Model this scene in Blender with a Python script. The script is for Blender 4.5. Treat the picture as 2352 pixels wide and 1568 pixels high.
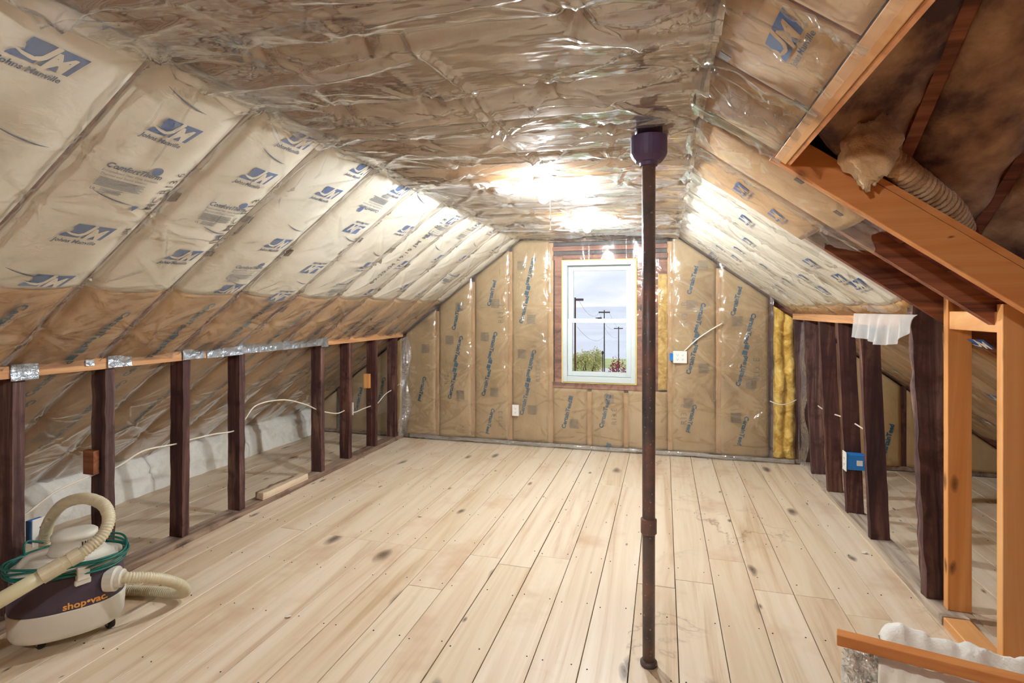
import bpy, math, random
import numpy as np
from mathutils import Vector, Matrix

random.seed(7)
rng = np.random.default_rng(7)
sc = bpy.context.scene
COL = sc.collection
for o in list(bpy.data.objects):
    bpy.data.objects.remove(o)

# ------------------------------------------------------------------ camera, world, exposure
TH = math.atan2(349, 1252)
CS, SN = math.cos(TH), math.sin(TH)
FPX, HZ, CH = 1252.0, 710.0, 1.4
cd = bpy.data.cameras.new('camera')
cam = bpy.data.objects.new('camera', cd)
COL.objects.link(cam)
cam.location = (0, 0, CH)
cam.rotation_euler = (math.pi / 2, 0, TH)
cd.sensor_width = 36
cd.lens = 36 * FPX / 2352
cd.shift_y = -(784 - HZ) / 2352
cd.clip_start = 0.05
cd.clip_end = 20000
sc.camera = cam
sc.view_settings.view_transform = 'Standard'
sc.view_settings.look = 'None'
sc.view_settings.gamma = 1
sc.view_settings.use_curve_mapping = False
sc.view_settings.exposure = 0.3
sc.cycles.use_denoising = True
sc.cycles.max_bounces = 5
sc.cycles.diffuse_bounces = 4
sc.cycles.glossy_bounces = 3
sc.cycles.use_adaptive_sampling = True
sc.cycles.adaptive_threshold = 0.12
sc.cycles.use_light_tree = False
sc.cycles.adaptive_min_samples = 8
sc.cycles.transparent_max_bounces = 24
sc.cycles.caustics_reflective = False
sc.cycles.caustics_refractive = False
sc.cycles.sample_clamp_indirect = 8.0
BULB_STRENGTH = 2050.0
REAR_FILL_STRENGTH = 1900.0  # for the added fill bulb out of view
SKY_STRENGTH = 0.95


def lin(r, g, b):
    f = lambda c: (c / 255 / 12.92) if c / 255 <= 0.04045 else ((c / 255 + 0.055) / 1.055) ** 2.4
    return (f(r), f(g), f(b), 1.0)


w = bpy.data.worlds.new('overcast_sky')
sc.world = w
w.use_nodes = True
nt = w.node_tree
nt.nodes.clear()
wo = nt.nodes.new('ShaderNodeOutputWorld')
bg = nt.nodes.new('ShaderNodeBackground')
tc = nt.nodes.new('ShaderNodeTexCoord')
mp = nt.nodes.new('ShaderNodeMapping')
mp.inputs['Scale'].default_value = (2.2, 2.2, 9.0)
ns = nt.nodes.new('ShaderNodeTexNoise')
ns.inputs['Scale'].default_value = 2.4
ns.inputs['Detail'].default_value = 6
rp = nt.nodes.new('ShaderNodeValToRGB')
rp.color_ramp.elements[0].position = 0.36
rp.color_ramp.elements[0].color = (0.70, 0.78, 0.92, 1)
rp.color_ramp.elements[1].position = 0.6
rp.color_ramp.elements[1].color = (0.97, 0.98, 1.0, 1)
nt.links.new(tc.outputs['Generated'], mp.inputs[0])
nt.links.new(mp.outputs[0], ns.inputs['Vector'])
nt.links.new(ns.outputs[0], rp.inputs[0])
nt.links.new(rp.outputs[0], bg.inputs[0])
bg.inputs[1].default_value = SKY_STRENGTH
nt.links.new(bg.outputs[0], wo.inputs[0])


# ------------------------------------------------------------------ measuring helpers (photograph pixel -> metres)
def ray(px, py):
    u = (px - 1176) / FPX
    return np.array([u * CS - SN, u * SN + CS, (HZ - py) / FPX])


CAMP = np.array([0, 0, CH])
def at_d(px, py, d): return CAMP + ray(px, py) * d
def at_Y(px, py, Y): r = ray(px, py); return CAMP + r * (Y / r[1])
def at_X(px, py, X): r = ray(px, py); return CAMP + r * (X / r[0])
def at_Z(px, py, Z): r = ray(px, py); return CAMP + r * ((Z - CH) / r[2])


# ------------------------------------------------------------------ materials
MATS = {}


def base_mat(name):
    m = bpy.data.materials.new(name)
    m.use_nodes = True
    t = m.node_tree
    t.nodes.clear()
    out = t.nodes.new('ShaderNodeOutputMaterial')
    MATS[name] = m
    return m, t, out


def obj_coords(t, scale=(1, 1, 1), rnd=True):
    c = t.nodes.new('ShaderNodeTexCoord')
    src = c.outputs['Object']
    if rnd:
        oi = t.nodes.new('ShaderNodeObjectInfo')
        mul = t.nodes.new('ShaderNodeVectorMath')
        mul.operation = 'MULTIPLY_ADD'
        comb = t.nodes.new('ShaderNodeCombineXYZ')
        for i in range(3):
            t.links.new(oi.outputs['Random'], comb.inputs[i])
        mul.inputs[1].default_value = (17.3, 29.1, 11.7)
        t.links.new(comb.outputs[0], mul.inputs[0])
        t.links.new(src, mul.inputs[2])
        src = mul.outputs[0]
    m = t.nodes.new('ShaderNodeMapping')
    m.inputs['Scale'].default_value = scale
    t.links.new(src, m.inputs[0])
    return m.outputs[0]


def noise(t, vec, scale, detail=4, rough=0.55, dist=0.0):
    n = t.nodes.new('ShaderNodeTexNoise')
    n.inputs['Scale'].default_value = scale
    n.inputs['Detail'].default_value = detail
    n.inputs['Roughness'].default_value = rough
    n.inputs['Distortion'].default_value = dist
    t.links.new(vec, n.inputs['Vector'])
    return n.outputs[0]


def ramp(t, fac, stops):
    r = t.nodes.new('ShaderNodeValToRGB')
    e = r.color_ramp.elements
    while len(e) < len(stops):
        e.new(0.5)
    for el, (p, c) in zip(e, stops):
        el.position = p
        el.color = c if len(c) == 4 else (*c, 1)
    t.links.new(fac, r.inputs[0])
    return r.outputs[0]


def mixc(t, a, b, fac, mode='MIX'):
    m = t.nodes.new('ShaderNodeMix')
    m.data_type = 'RGBA'
    m.blend_type = mode
    for sock, val in ((m.inputs[0], fac), (m.inputs[6], a), (m.inputs[7], b)):
        if isinstance(val, bpy.types.NodeSocket):
            t.links.new(val, sock)
        else:
            sock.default_value = val
    return m.outputs[2]


def math_n(t, op, a, b=0.0, c=0.0):
    m = t.nodes.new('ShaderNodeMath')
    m.operation = op
    for sock, val in zip(m.inputs, (a, b, c)):
        if isinstance(val, bpy.types.NodeSocket):
            t.links.new(val, sock)
        else:
            sock.default_value = val
    return m.outputs[0]


def bump(t, h, strength, dist=0.01):
    b = t.nodes.new('ShaderNodeBump')
    b.inputs['Strength'].default_value = strength
    b.inputs['Distance'].default_value = dist
    t.links.new(h, b.inputs['Height'])
    return b.outputs[0]


def principled(t, out, col, rough=0.5, metal=0.0, normal=None, spec=0.5, coat=0.0, sheen=0.0, emit=None, estr=0.0):
    p = t.nodes.new('ShaderNodeBsdfPrincipled')
    if isinstance(col, bpy.types.NodeSocket):
        t.links.new(col, p.inputs['Base Color'])
    else:
        p.inputs['Base Color'].default_value = col
    if isinstance(rough, bpy.types.NodeSocket):
        t.links.new(rough, p.inputs['Roughness'])
    else:
        p.inputs['Roughness'].default_value = rough
    p.inputs['Metallic'].default_value = metal
    p.inputs['Specular IOR Level'].default_value = spec
    p.inputs['Coat Weight'].default_value = coat
    if sheen:
        p.inputs['Sheen Weight'].default_value = sheen
    if normal is not None:
        t.links.new(normal, p.inputs['Normal'])
    t.links.new(p.outputs[0], out.inputs[0])
    return p


def plain(name, col, rough=0.5, metal=0.0, var=0.12, vscale=14.0, bmp=0.0, bscale=60.0, spec=0.5, coat=0.0):
    """one colour with faint procedural mottling and optional fine relief"""
    m, t, out = base_mat(name)
    v = obj_coords(t)
    n = noise(t, v, vscale, 5)
    dark = tuple(c * (1 - var) for c in col[:3]) + (1,)
    lite = tuple(min(1, c * (1 + var)) for c in col[:3]) + (1,)
    c = ramp(t, n, [(0.3, dark), (0.7, lite)])
    nm = bump(t, noise(t, v, bscale, 4), bmp) if bmp else None
    principled(t, out, c, rough, metal, nm, spec, coat)
    return m


def wood(name, stops, axis, gs=7.0, knots=0.0, knot_col=(0.05, 0.025, 0.015), rough=0.6, bmp=0.25, blotch=None, ringdist=1.5, huevar=0.0, stain=False, spec=0.4):
    """board: grain stretched along one axis, optional knots and blotches"""
    m, t, out = base_mat(name)
    st = [16.0, 16.0, 16.0]
    st['xyz'.index(axis)] = 0.9
    v = obj_coords(t, tuple(x / 16 * gs for x in st))
    g = noise(t, v, 1.6, 4, 0.62, ringdist)
    col = ramp(t, g, stops)
    height = g
    v2 = obj_coords(t)
    if blotch:
        bl = noise(t, v2, blotch[0], 4, 0.6)
        f = ramp(t, bl, [(blotch[2], (0, 0, 0)), (blotch[3], (1, 1, 1))])
        col = mixc(t, col, blotch[1], f)
    if huevar:
        oi = t.nodes.new('ShaderNodeObjectInfo')
        k = math_n(t, 'MULTIPLY_ADD', oi.outputs['Random'], huevar, 1 - huevar / 2)
        hs = t.nodes.new('ShaderNodeHueSaturation')
        t.links.new(k, hs.inputs['Value'])
        sat = math_n(t, 'MULTIPLY_ADD', oi.outputs['Random'], -huevar * 1.6, 1 + huevar * 0.8)
        t.links.new(sat, hs.inputs['Saturation'])
        t.links.new(col, hs.inputs['Color'])
        col = hs.outputs[0]
    if knots:
        ks = [1.0, 1.0, 1.0]
        ks['xyz'.index(axis)] = 0.42
        v3a = obj_coords(t, tuple(k * knots for k in ks))
        sx = t.nodes.new('ShaderNodeSeparateXYZ')
        t.links.new(v3a, sx.inputs[0])
        cx_ = t.nodes.new('ShaderNodeCombineXYZ')
        ia = 'xyz'.index(axis)
        ib, ic = [k for k in range(3) if k != ia]
        t.links.new(math_n(t, 'ADD', sx.outputs[ib], sx.outputs[ic]), cx_.inputs[0])
        t.links.new(sx.outputs[ia], cx_.inputs[1])
        v3 = cx_.outputs[0]
        vo = t.nodes.new('ShaderNodeTexVoronoi')
        vo.voronoi_dimensions = '2D'
        vo.inputs['Scale'].default_value = 1.0
        wv = t.nodes.new('ShaderNodeVectorMath')
        wv.operation = 'MULTIPLY_ADD'
        nz = t.nodes.new('ShaderNodeTexNoise')
        nz.inputs['Scale'].default_value = 3.0
        t.links.new(v3, nz.inputs['Vector'])
        t.links.new(nz.outputs['Color'], wv.inputs[0])
        wv.inputs[1].default_value = (0.16, 0.16, 0.16)
        t.links.new(v3, wv.inputs[2])
        t.links.new(wv.outputs[0], vo.inputs['Vector'])
        d = vo.outputs['Distance']
        # only some cells carry a knot, of differing size
        sep = t.nodes.new('ShaderNodeSeparateColor')
        t.links.new(vo.outputs['Color'], sep.inputs[0])
        size = math_n(t, 'MULTIPLY', math_n(t, 'POWER', sep.outputs[0], 3.0), 0.125)
        soft = t.nodes.new('ShaderNodeMapRange')
        soft.inputs['From Min'].default_value = 0.0
        soft.inputs['To Min'].default_value = 1.0
        soft.inputs['To Max'].default_value = 0.0
        t.links.new(d, soft.inputs['Value'])
        t.links.new(math_n(t, 'MULTIPLY_ADD', size, 1.35, 0.0001), soft.inputs['From Max'])
        soft.interpolation_type = 'SMOOTHSTEP'
        kf = math_n(t, 'MULTIPLY', math_n(t, 'POWER', soft.outputs[0], 0.55), 0.92)
        ring = math_n(t, 'MULTIPLY_ADD', math_n(t, 'SINE', math_n(t, 'MULTIPLY', d, 190.0)), 0.07, 0.93)
        col = mixc(t, col, (*knot_col, 1), math_n(t, 'MULTIPLY', kf, ring))
    if stain:
        # tide marks of old leaks: thin wavy lines where a noise field crosses a level
        c0 = t.nodes.new('ShaderNodeTexCoord')
        geo = t.nodes.new('ShaderNodeNewGeometry')
        wn = noise(t, geo.outputs['Position'], 1.5, 5, 0.62, 0.6)
        dv = math_n(t, 'ABSOLUTE', math_n(t, 'SUBTRACT', wn, 0.53))
        line = ramp(t, dv, [(0.0, (1, 1, 1)), (0.012, (0.25, 0.25, 0.25)), (0.03, (0, 0, 0))])
        wn2 = noise(t, geo.outputs['Position'], 0.75, 3)
        where = ramp(t, wn2, [(0.50, (0, 0, 0)), (0.60, (0.75, 0.75, 0.75))])
        f2 = t.nodes.new('ShaderNodeMix')
        f2.data_type = 'RGBA'
        f2.blend_type = 'MULTIPLY'
        f2.inputs[0].default_value = 1.0
        t.links.new(line, f2.inputs[6])
        t.links.new(where, f2.inputs[7])
        bw = t.nodes.new('ShaderNodeRGBToBW')
        t.links.new(f2.outputs[2], bw.inputs[0])
        gp = t.nodes.new('ShaderNodeSeparateXYZ')
        t.links.new(geo.outputs['Position'], gp.inputs[0])
        side = math_n(t, 'MULTIPLY', math_n(t, 'GREATER_THAN', gp.outputs[0], -0.15), math_n(t, 'LESS_THAN', gp.outputs[0], 1.19))
        col = mixc(t, col, lin(110, 74, 54), math_n(t, 'MULTIPLY', math_n(t, 'MULTIPLY', bw.outputs[0], side), 0.7))
    nm = bump(t, height, bmp, 0.004) if bmp else None
    principled(t, out, col, rough, 0, nm, spec)
    return m


floor_stops = [(0.24, lin(196, 166, 132)), (0.40, lin(220, 198, 168)), (0.55, lin(228, 210, 183)), (0.75, lin(234, 219, 196))]
wood('pine_floor', floor_stops, 'y', gs=5.5, knots=3.9, knot_col=(0.075, 0.045, 0.03), rough=0.42, bmp=0.12, blotch=(2.0, lin(198, 162, 128), 0.56, 0.8), huevar=0.10, stain=True, spec=0.45)
wood('old_stud', [(0.3, lin(46, 26, 28)), (0.5, lin(84, 54, 50)), (0.7, lin(132, 98, 82))], 'z', gs=9, knots=4, rough=0.75, bmp=0.6, blotch=(9, lin(58, 30, 30), 0.5, 0.72), huevar=0.2)
wood('old_plate', [(0.3, lin(92, 66, 56)), (0.5, lin(150, 126, 108)), (0.7, lin(182, 164, 146))], 'y', gs=8, knots=4, rough=0.75, bmp=0.5, blotch=(5, lin(104, 76, 62), 0.5, 0.7))
wood('worn_plate', [(0.3, lin(140, 122, 106)), (0.5, lin(186, 172, 154)), (0.7, lin(206, 196, 180))], 'y', gs=8, knots=4, rough=0.7, bmp=0.4, blotch=(6, lin(120, 96, 80), 0.58, 0.75))
wood('top_plate_wood', [(0.3, lin(150, 98, 60)), (0.55, lin(196, 144, 98)), (0.75, lin(214, 170, 126))], 'y', gs=8, rough=0.7, bmp=0.4)
wood('new_lumber_vertical', [(0.25, lin(204, 134, 70)), (0.5, lin(224, 158, 92)), (0.75, lin(236, 180, 118))], 'z', gs=5, knots=5.5, knot_col=(0.13, 0.045, 0.015), rough=0.5, bmp=0.1)
wood('new_lumber_long', [(0.25, lin(204, 140, 80)), (0.5, lin(226, 166, 104)), (0.75, lin(238, 190, 132))], 'y', gs=5, knots=5.5, knot_col=(0.13, 0.045, 0.015), rough=0.5, bmp=0.1)
wood('new_lumber_cross', [(0.25, lin(196, 118, 60)), (0.5, lin(214, 140, 78)), (0.75, lin(226, 162, 100))], 'x', gs=5, knots=5.5, knot_col=(0.10, 0.035, 0.012), rough=0.5, bmp=0.1)
wood('old_rafter', [(0.3, lin(92, 52, 38)), (0.5, lin(140, 84, 56)), (0.7, lin(176, 112, 76))], 'x', gs=8, rough=0.75, bmp=0.5)
wood('red_sheathing', [(0.3, lin(84, 36, 34)), (0.5, lin(120, 56, 48)), (0.7, lin(150, 78, 62))], 'y', gs=6, knots=3, rough=0.75, bmp=0.3)
wood('brown_sheathing', [(0.3, lin(88, 52, 42)), (0.5, lin(146, 92, 70)), (0.7, lin(176, 118, 88))], 'x', gs=6, knots=3, rough=0.75, bmp=0.4)
plain('dark_board', lin(70, 60, 58), 0.7, var=0.3, bmp=0.2)


def kraft(name, c1, c2, c3, scale=3.0, streak=(1, 1, 1), bs=0.35):
    m, t, out = base_mat(name)
    v = obj_coords(t)
    n = noise(t, v, scale, 5, 0.6)
    lo_, hi_ = (0.38, 0.62) if 'dirty' in name else (0.28, 0.72)
    col = ramp(t, n, [(lo_, c1), (0.5, c2), (hi_, c3)])
    vs = obj_coords(t, streak)
    n2 = noise(t, vs, 9, 4, 0.6, 0.8)
    nm = bump(t, n2, bs, 0.012)
    principled(t, out, col, 0.62, 0, nm, 0.35)
    return m


kraft('kraft_paper', lin(146, 106, 64), lin(190, 146, 94), lin(210, 170, 116), 2.6, (1, 1, 1))
kraft('kraft_paper_wall', lin(146, 116, 76), lin(176, 145, 100), lin(190, 162, 118), 2.0, (1.6, 1, 0.7), 0.3)
kraft('kraft_ceiling', lin(112, 78, 48), lin(152, 110, 70), lin(176, 134, 90), 2.2, (1, 1, 1))
kraft('kraft_fold', lin(176, 134, 92), lin(196, 156, 110), lin(206, 170, 124), 4.0)
kraft('white_facing', lin(214, 202, 180), lin(232, 224, 206), lin(240, 234, 220), 2.4, (2.4, 1, 2.4), 0.22)
kraft('dirty_batt', lin(84, 56, 48), lin(164, 122, 90), lin(206, 164, 122), 3.2, (1, 1, 1), 0.7)


def fluff(name, c1, c2, c3, sc1=9.0):
    m, t, out = base_mat(name)
    v = obj_coords(t)
    n = noise(t, v, sc1, 8, 0.7, 1.0)
    col = ramp(t, n, [(0.3, c1), (0.5, c2), (0.7, c3)])
    nm = bump(t, noise(t, v, 34, 4, 0.7), 0.5, 0.012)
    principled(t, out, col, 0.95, 0, nm, 0.1, sheen=0.3)
    return m


fluff('yellow_fiberglass', lin(150, 112, 40), lin(206, 166, 84), lin(234, 206, 128))
fluff('white_fiberglass', lin(222, 218, 200), lin(240, 238, 228), lin(248, 247, 240), 6)
fluff('tan_fiberglass', lin(150, 110, 76), lin(206, 168, 124), lin(228, 200, 160), 6)


def film(name, stretch, milky=0.05, gloss=1.5, base=0.045, rough=0.13, bs=0.4, nsc=7.0, bd=0.005):
    """clear polyethylene sheet: lets light through, mirrors at a glance, faintly milky"""
    m, t, out = base_mat(name)
    v = obj_coords(t, stretch, rnd=False)
    h = noise(t, v, nsc, 2, 0.6, 0.0)
    nm = bump(t, h, bs, bd)
    geo = t.nodes.new('ShaderNodeNewGeometry')
    dt = t.nodes.new('ShaderNodeVectorMath')
    dt.operation = 'DOT_PRODUCT'
    t.links.new(geo.outputs['Incoming'], dt.inputs[0])
    t.links.new(nm, dt.inputs[1])
    cosv = math_n(t, 'ABSOLUTE', dt.outputs['Value'])
    sch = math_n(t, 'MULTIPLY_ADD', math_n(t, 'POWER', math_n(t, 'SUBTRACT', 1.0, cosv), 5.0), 0.96, 0.04)
    fac = math_n(t, 'MINIMUM', math_n(t, 'MULTIPLY_ADD', sch, gloss, base), 0.92)
    tr = t.nodes.new('ShaderNodeBsdfTransparent')
    tr.inputs[0].default_value = (0.97, 0.97, 0.96, 1)
    gl = t.nodes.new('ShaderNodeBsdfGlossy')
    gl.inputs[0].default_value = (0.95, 0.95, 0.94, 1)
    gl.inputs['Roughness'].default_value = rough
    t.links.new(nm, gl.inputs['Normal'])
    mx = t.nodes.new('ShaderNodeMixShader')
    t.links.new(fac, mx.inputs[0])
    t.links.new(tr.outputs[0], mx.inputs[1])
    t.links.new(gl.outputs[0], mx.inputs[2])
    df = t.nodes.new('ShaderNodeBsdfDiffuse')
    df.inputs[0].default_value = (0.9, 0.9, 0.88, 1)
    t.links.new(nm, df.inputs['Normal'])
    ad = df
    m2 = t.nodes.new('ShaderNodeMixShader')
    m2.inputs[0].default_value = milky
    t.links.new(mx.outputs[0], m2.inputs[1])
    t.links.new(ad.outputs[0], m2.inputs[2])
    t.links.new(m2.outputs[0], out.inputs[0])
    return m


film('film_slope', (2.2, 1.0, 2.2), milky=0.07, gloss=1.6, base=0.06, rough=0.14, bs=0.5)
film('film_ceiling', (1.0, 2.4, 1.0), milky=0.14, gloss=1.7, base=0.18, rough=0.11, bs=0.6, bd=0.010)
film('film_right', (1.0, 1.6, 1.0), milky=0.06, gloss=0.6, base=0.06, rough=0.11, bs=0.35, bd=0.006, nsc=5)
film('film_wall', (1.5, 1.0, 1.0), milky=0.05, gloss=1.8, base=0.05, rough=0.09, bs=0.5, nsc=9)
film('film_milky', (3.0, 1.0, 1.0), milky=0.30, gloss=1.4, base=0.05, rough=0.15)
film('film_crumpled', (2.0, 2.0, 2.0), milky=0.10, gloss=2.0, base=0.16, rough=0.07, bs=0.9, nsc=10, bd=0.02)


film('wrap_plastic', (1.0, 1.0, 1.0), milky=0.16, gloss=1.6, base=0.42, rough=0.10, bs=0.6, nsc=12, bd=0.01)


def glass(name):
    m, t, out = base_mat(name)
    fr = t.nodes.new('ShaderNodeFresnel')
    fr.inputs['IOR'].default_value = 1.45
    tr = t.nodes.new('ShaderNodeBsdfTransparent')
    gl = t.nodes.new('ShaderNodeBsdfGlossy')
    gl.inputs['Roughness'].default_value = 0.01
    mx = t.nodes.new('ShaderNodeMixShader')
    t.links.new(fr.outputs[0], mx.inputs[0])
    t.links.new(tr.outputs[0], mx.inputs[1])
    t.links.new(gl.outputs[0], mx.inputs[2])
    t.links.new(mx.outputs[0], out.inputs[0])


glass('window_glass')
plain('ink_blue', lin(14, 84, 152), 0.6, var=0.15, vscale=25)
plain('ink_navy', lin(44, 68, 104), 0.6, var=0.15, vscale=25)
plain('ink_teal', lin(40, 84, 104), 0.6, var=0.15, vscale=25)
plain('ink_grey', lin(134, 116, 92), 0.6, var=0.1)
plain('ink_brown', lin(74, 56, 44), 0.6, var=0.1)
plain('ink_steel', lin(126, 132, 138), 0.6, var=0.1)
plain('tar_paper', lin(86, 66, 52), 0.6, var=0.25, vscale=30, bmp=0.3)
plain('foil_tape', lin(170, 178, 188), 0.32, metal=0.85, var=0.1, vscale=30, bmp=0.9, bscale=40)
plain('staple_steel', lin(150, 150, 150), 0.35, metal=0.9)
plain('vinyl_white', lin(196, 204, 202), 0.4, var=0.02)
plain('spray_foam', lin(226, 204, 120), 0.8, var=0.12, bmp=0.5)
plain('outlet_white', lin(228, 226, 218), 0.35, var=0.03)
plain('slot_dark', lin(30, 28, 28), 0.6)
plain('box_blue', lin(34, 120, 196), 0.45, var=0.08)
plain('cable_white', lin(226, 216, 196), 0.5, var=0.06)
plain('wire_dark', lin(40, 38, 40), 0.6)
plain('porcelain', lin(236, 236, 232), 0.25, var=0.02)
plain('tub_purple', lin(70, 58, 72), 0.5, var=0.1, bmp=0.05)
plain('tub_cream', lin(214, 210, 196), 0.42, var=0.03)
plain('hose_beige', lin(206, 196, 164), 0.45, var=0.05)
plain('wand_beige', lin(198, 188, 150), 0.4, var=0.05)
plain('cord_green', lin(20, 104, 92), 0.45, var=0.12)
plain('rubber_black', lin(28, 28, 30), 0.55)
plain('chrome', lin(190, 192, 194), 0.25, metal=0.9)
plain('logo_orange', lin(236, 168, 84), 0.5, var=0.03)
plain('nail_iron', lin(50, 38, 32), 0.6)
plain('knot_dark', lin(70, 52, 42), 0.6)
plain('mid_brown', lin(150, 108, 72), 0.7, var=0.2)
plain('scrap_white', lin(236, 232, 222), 0.8)


def iron(name):
    m, t, out = base_mat(name)
    v = obj_coords(t)
    n = noise(t, v, 5, 6, 0.65)
    c = ramp(t, n, [(0.3, lin(70, 66, 70)), (0.5, lin(108, 94, 90)), (0.62, lin(136, 100, 88)), (0.75, lin(112, 110, 94))])
    sp = noise(t, v, 90, 2)
    c2 = mixc(t, c, lin(178, 172, 164), ramp(t, sp, [(0.68, (0, 0, 0)), (0.74, (1, 1, 1))]))
    principled(t, out, c2, 0.42, 0.1, bump(t, noise(t, v, 40, 5), 0.25), 0.5)


iron('cast_iron')
plain('pipe_violet', lin(88, 66, 96), 0.5, var=0.15, bmp=0.1)


def emit_mat(name, col, s):
    m, t, out = base_mat(name)
    e = t.nodes.new('ShaderNodeEmission')
    e.inputs[0].default_value = (*col, 1)
    e.inputs[1].default_value = s
    t.links.new(e.outputs[0], out.inputs[0])


emit_mat('bulb_glow', (0.89, 0.955, 1.0), BULB_STRENGTH)
emit_mat('fill_bulb_glow', (0.91, 0.96, 1.0), REAR_FILL_STRENGTH)
# outdoors
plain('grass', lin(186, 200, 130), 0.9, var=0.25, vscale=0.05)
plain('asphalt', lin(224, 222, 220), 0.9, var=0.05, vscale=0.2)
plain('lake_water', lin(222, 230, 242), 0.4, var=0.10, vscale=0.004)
plain('far_hills', lin(226, 232, 244), 0.9, var=0.06, vscale=0.002)  # distance haze put into the pale hill colour
plain('willow_green', lin(204, 202, 142), 0.9, var=0.3, vscale=0.5)
plain('tree_trunk', lin(112, 98, 90), 0.9)
plain('maroon_leaves', lin(150, 66, 80), 0.9, var=0.3, vscale=0.8)
plain('pole_brown', lin(92, 62, 56), 0.9)
plain('pole_grey', lin(84, 78, 82), 0.9)
plain('car_white', lin(240, 238, 228), 0.3)
plain('car_glass', lin(60, 66, 74), 0.2)


# ------------------------------------------------------------------ mesh helpers
def unit(v):
    v = np.array(v, float)
    return v / (np.linalg.norm(v) + 1e-12)


WL = {}   # world location of every object made here


class MB:
    def __init__(self):
        self.v, self.f, self.n = [], [], 0

    def add(self, verts, faces):
        verts = np.asarray(verts, float).reshape(-1, 3)
        self.v.append(verts)
        n = self.n
        self.f.extend([tuple(int(i) + n for i in f) for f in faces])
        self.n += len(verts)
        return self

    def box(self, c, size, ax=None):
        hx, hy, hz = [s / 2 for s in size]
        p = np.array([(x, y, z) for x in (-hx, hx) for y in (-hy, hy) for z in (-hz, hz)])
        if ax is not None:
            p = p @ np.array(ax)
        p = p + np.array(c)
        return self.add(p, [(0, 1, 3, 2), (4, 6, 7, 5), (0, 4, 5, 1), (2, 3, 7, 6), (0, 2, 6, 4), (1, 5, 7, 3)])

    def bx(self, x0, x1, y0, y1, z0, z1):
        return self.box(((x0 + x1) / 2, (y0 + y1) / 2, (z0 + z1) / 2), (x1 - x0, y1 - y0, z1 - z0))

    def beam(self, p0, p1, w, h, up=(0, 0, 1), jit=0.0, n=1):
        """w across, h along 'up'; sides may be uneven (jit)"""
        p0, p1 = np.array(p0, float), np.array(p1, float)
        d = unit(p1 - p0)
        side = unit(np.cross(d, up))
        u2 = np.cross(side, d)
        vs, fs = [], []
        for i in range(n + 1):
            c = p0 + (p1 - p0) * i / n
            for a, b in ((-1, -1), (1, -1), (1, 1), (-1, 1)):
                j = rng.normal(0, jit, 2) if jit else (0, 0)
                vs.append(c + side * (a * w / 2 + j[0]) + u2 * (b * h / 2 + j[1]))
        for i in range(n):
            for k in range(4):
                a, b = i * 4 + k, i * 4 + (k + 1) % 4
                fs.append((a, b, b + 4, a + 4))
        fs.append((3, 2, 1, 0))
        fs.append(tuple(n * 4 + k for k in range(4)))
        return self.add(vs, fs)

    def tube(self, path, r, seg=10, cap=True):
        path = np.asarray(path, float)
        n = len(path)
        rr = np.full(n, r) if np.isscalar(r) else np.asarray(r)
        tan = np.gradient(path, axis=0)
        tan /= np.linalg.norm(tan, axis=1)[:, None] + 1e-12
        ref = np.array([0, 0, 1.0]) if abs(tan[0][2]) < 0.9 else np.array([1.0, 0, 0])
        nrm = unit(np.cross(tan[0], ref))
        vs = []
        ang = np.linspace(0, 2 * math.pi, seg, endpoint=False)
        for i in range(n):
            nrm = unit(nrm - tan[i] * np.dot(nrm, tan[i]))
            bi = np.cross(tan[i], nrm)
            vs.append(path[i] + rr[i] * (np.cos(ang)[:, None] * nrm + np.sin(ang)[:, None] * bi))
        fs = []
        for i in range(n - 1):
            for k in range(seg):
                a, b = i * seg + k, i * seg + (k + 1) % seg
                fs.append((a, b, b + seg, a + seg))
        if cap:
            fs.append(tuple(range(seg - 1, -1, -1)))
            fs.append(tuple((n - 1) * seg + k for k in range(seg)))
        return self.add(np.concatenate(vs), fs)

    def lathe(self, c, axis, prof, seg=24):
        """prof: list of (distance along axis, radius)"""
        axis = unit(axis)
        ref = np.array([0, 0, 1.0]) if abs(axis[2]) < 0.9 else np.array([1.0, 0, 0])
        u = unit(np.cross(axis, ref))
        v = np.cross(axis, u)
        ang = np.linspace(0, 2 * math.pi, seg, endpoint=False)
        vs = [np.array(c) + axis * d + max(r, 1e-4) * (np.cos(ang)[:, None] * u + np.sin(ang)[:, None] * v) for d, r in prof]
        fs = []
        for i in range(len(prof) - 1):
            for k in range(seg):
                a, b = i * seg + k, i * seg + (k + 1) % seg
                fs.append((a, b, b + seg, a + seg))
        fs.append(tuple(range(seg - 1, -1, -1)))
        fs.append(tuple((len(prof) - 1) * seg + k for k in range(seg)))
        return self.add(np.concatenate(vs), fs)

    def build(self, name, mat, parent=None, smooth=False, bevel=0.0, origin=None, kind=None, label=None):
        v = np.concatenate(self.v)
        if origin is None:
            lo, hi = v.min(0), v.max(0)
            origin = np.array([(lo[0] + hi[0]) / 2, (lo[1] + hi[1]) / 2, lo[2]])
        origin = np.array(origin, float)
        me = bpy.data.meshes.new(name)
        me.from_pydata((v - origin).tolist(), [], self.f)
        me.materials.append(MATS[mat])
        if smooth:
            me.polygons.foreach_set('use_smooth', np.ones(len(me.polygons), bool))
        o = bpy.data.objects.new(name, me)
        COL.objects.link(o)
        place(o, origin, parent)
        if bevel:
            b = o.modifiers.new('bevel', 'BEVEL')
            b.width = bevel
            b.segments = 1
            b.limit_method = 'ANGLE'
        if kind:
            o['kind'] = kind
        if label:
            o['label'] = label
        return o


def place(o, loc, parent=None):
    loc = np.array(loc, float)
    WL[o.name] = loc
    if parent is not None:
        o.parent = parent
        loc = loc - WL[parent.name]
    o.location = loc


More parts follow.
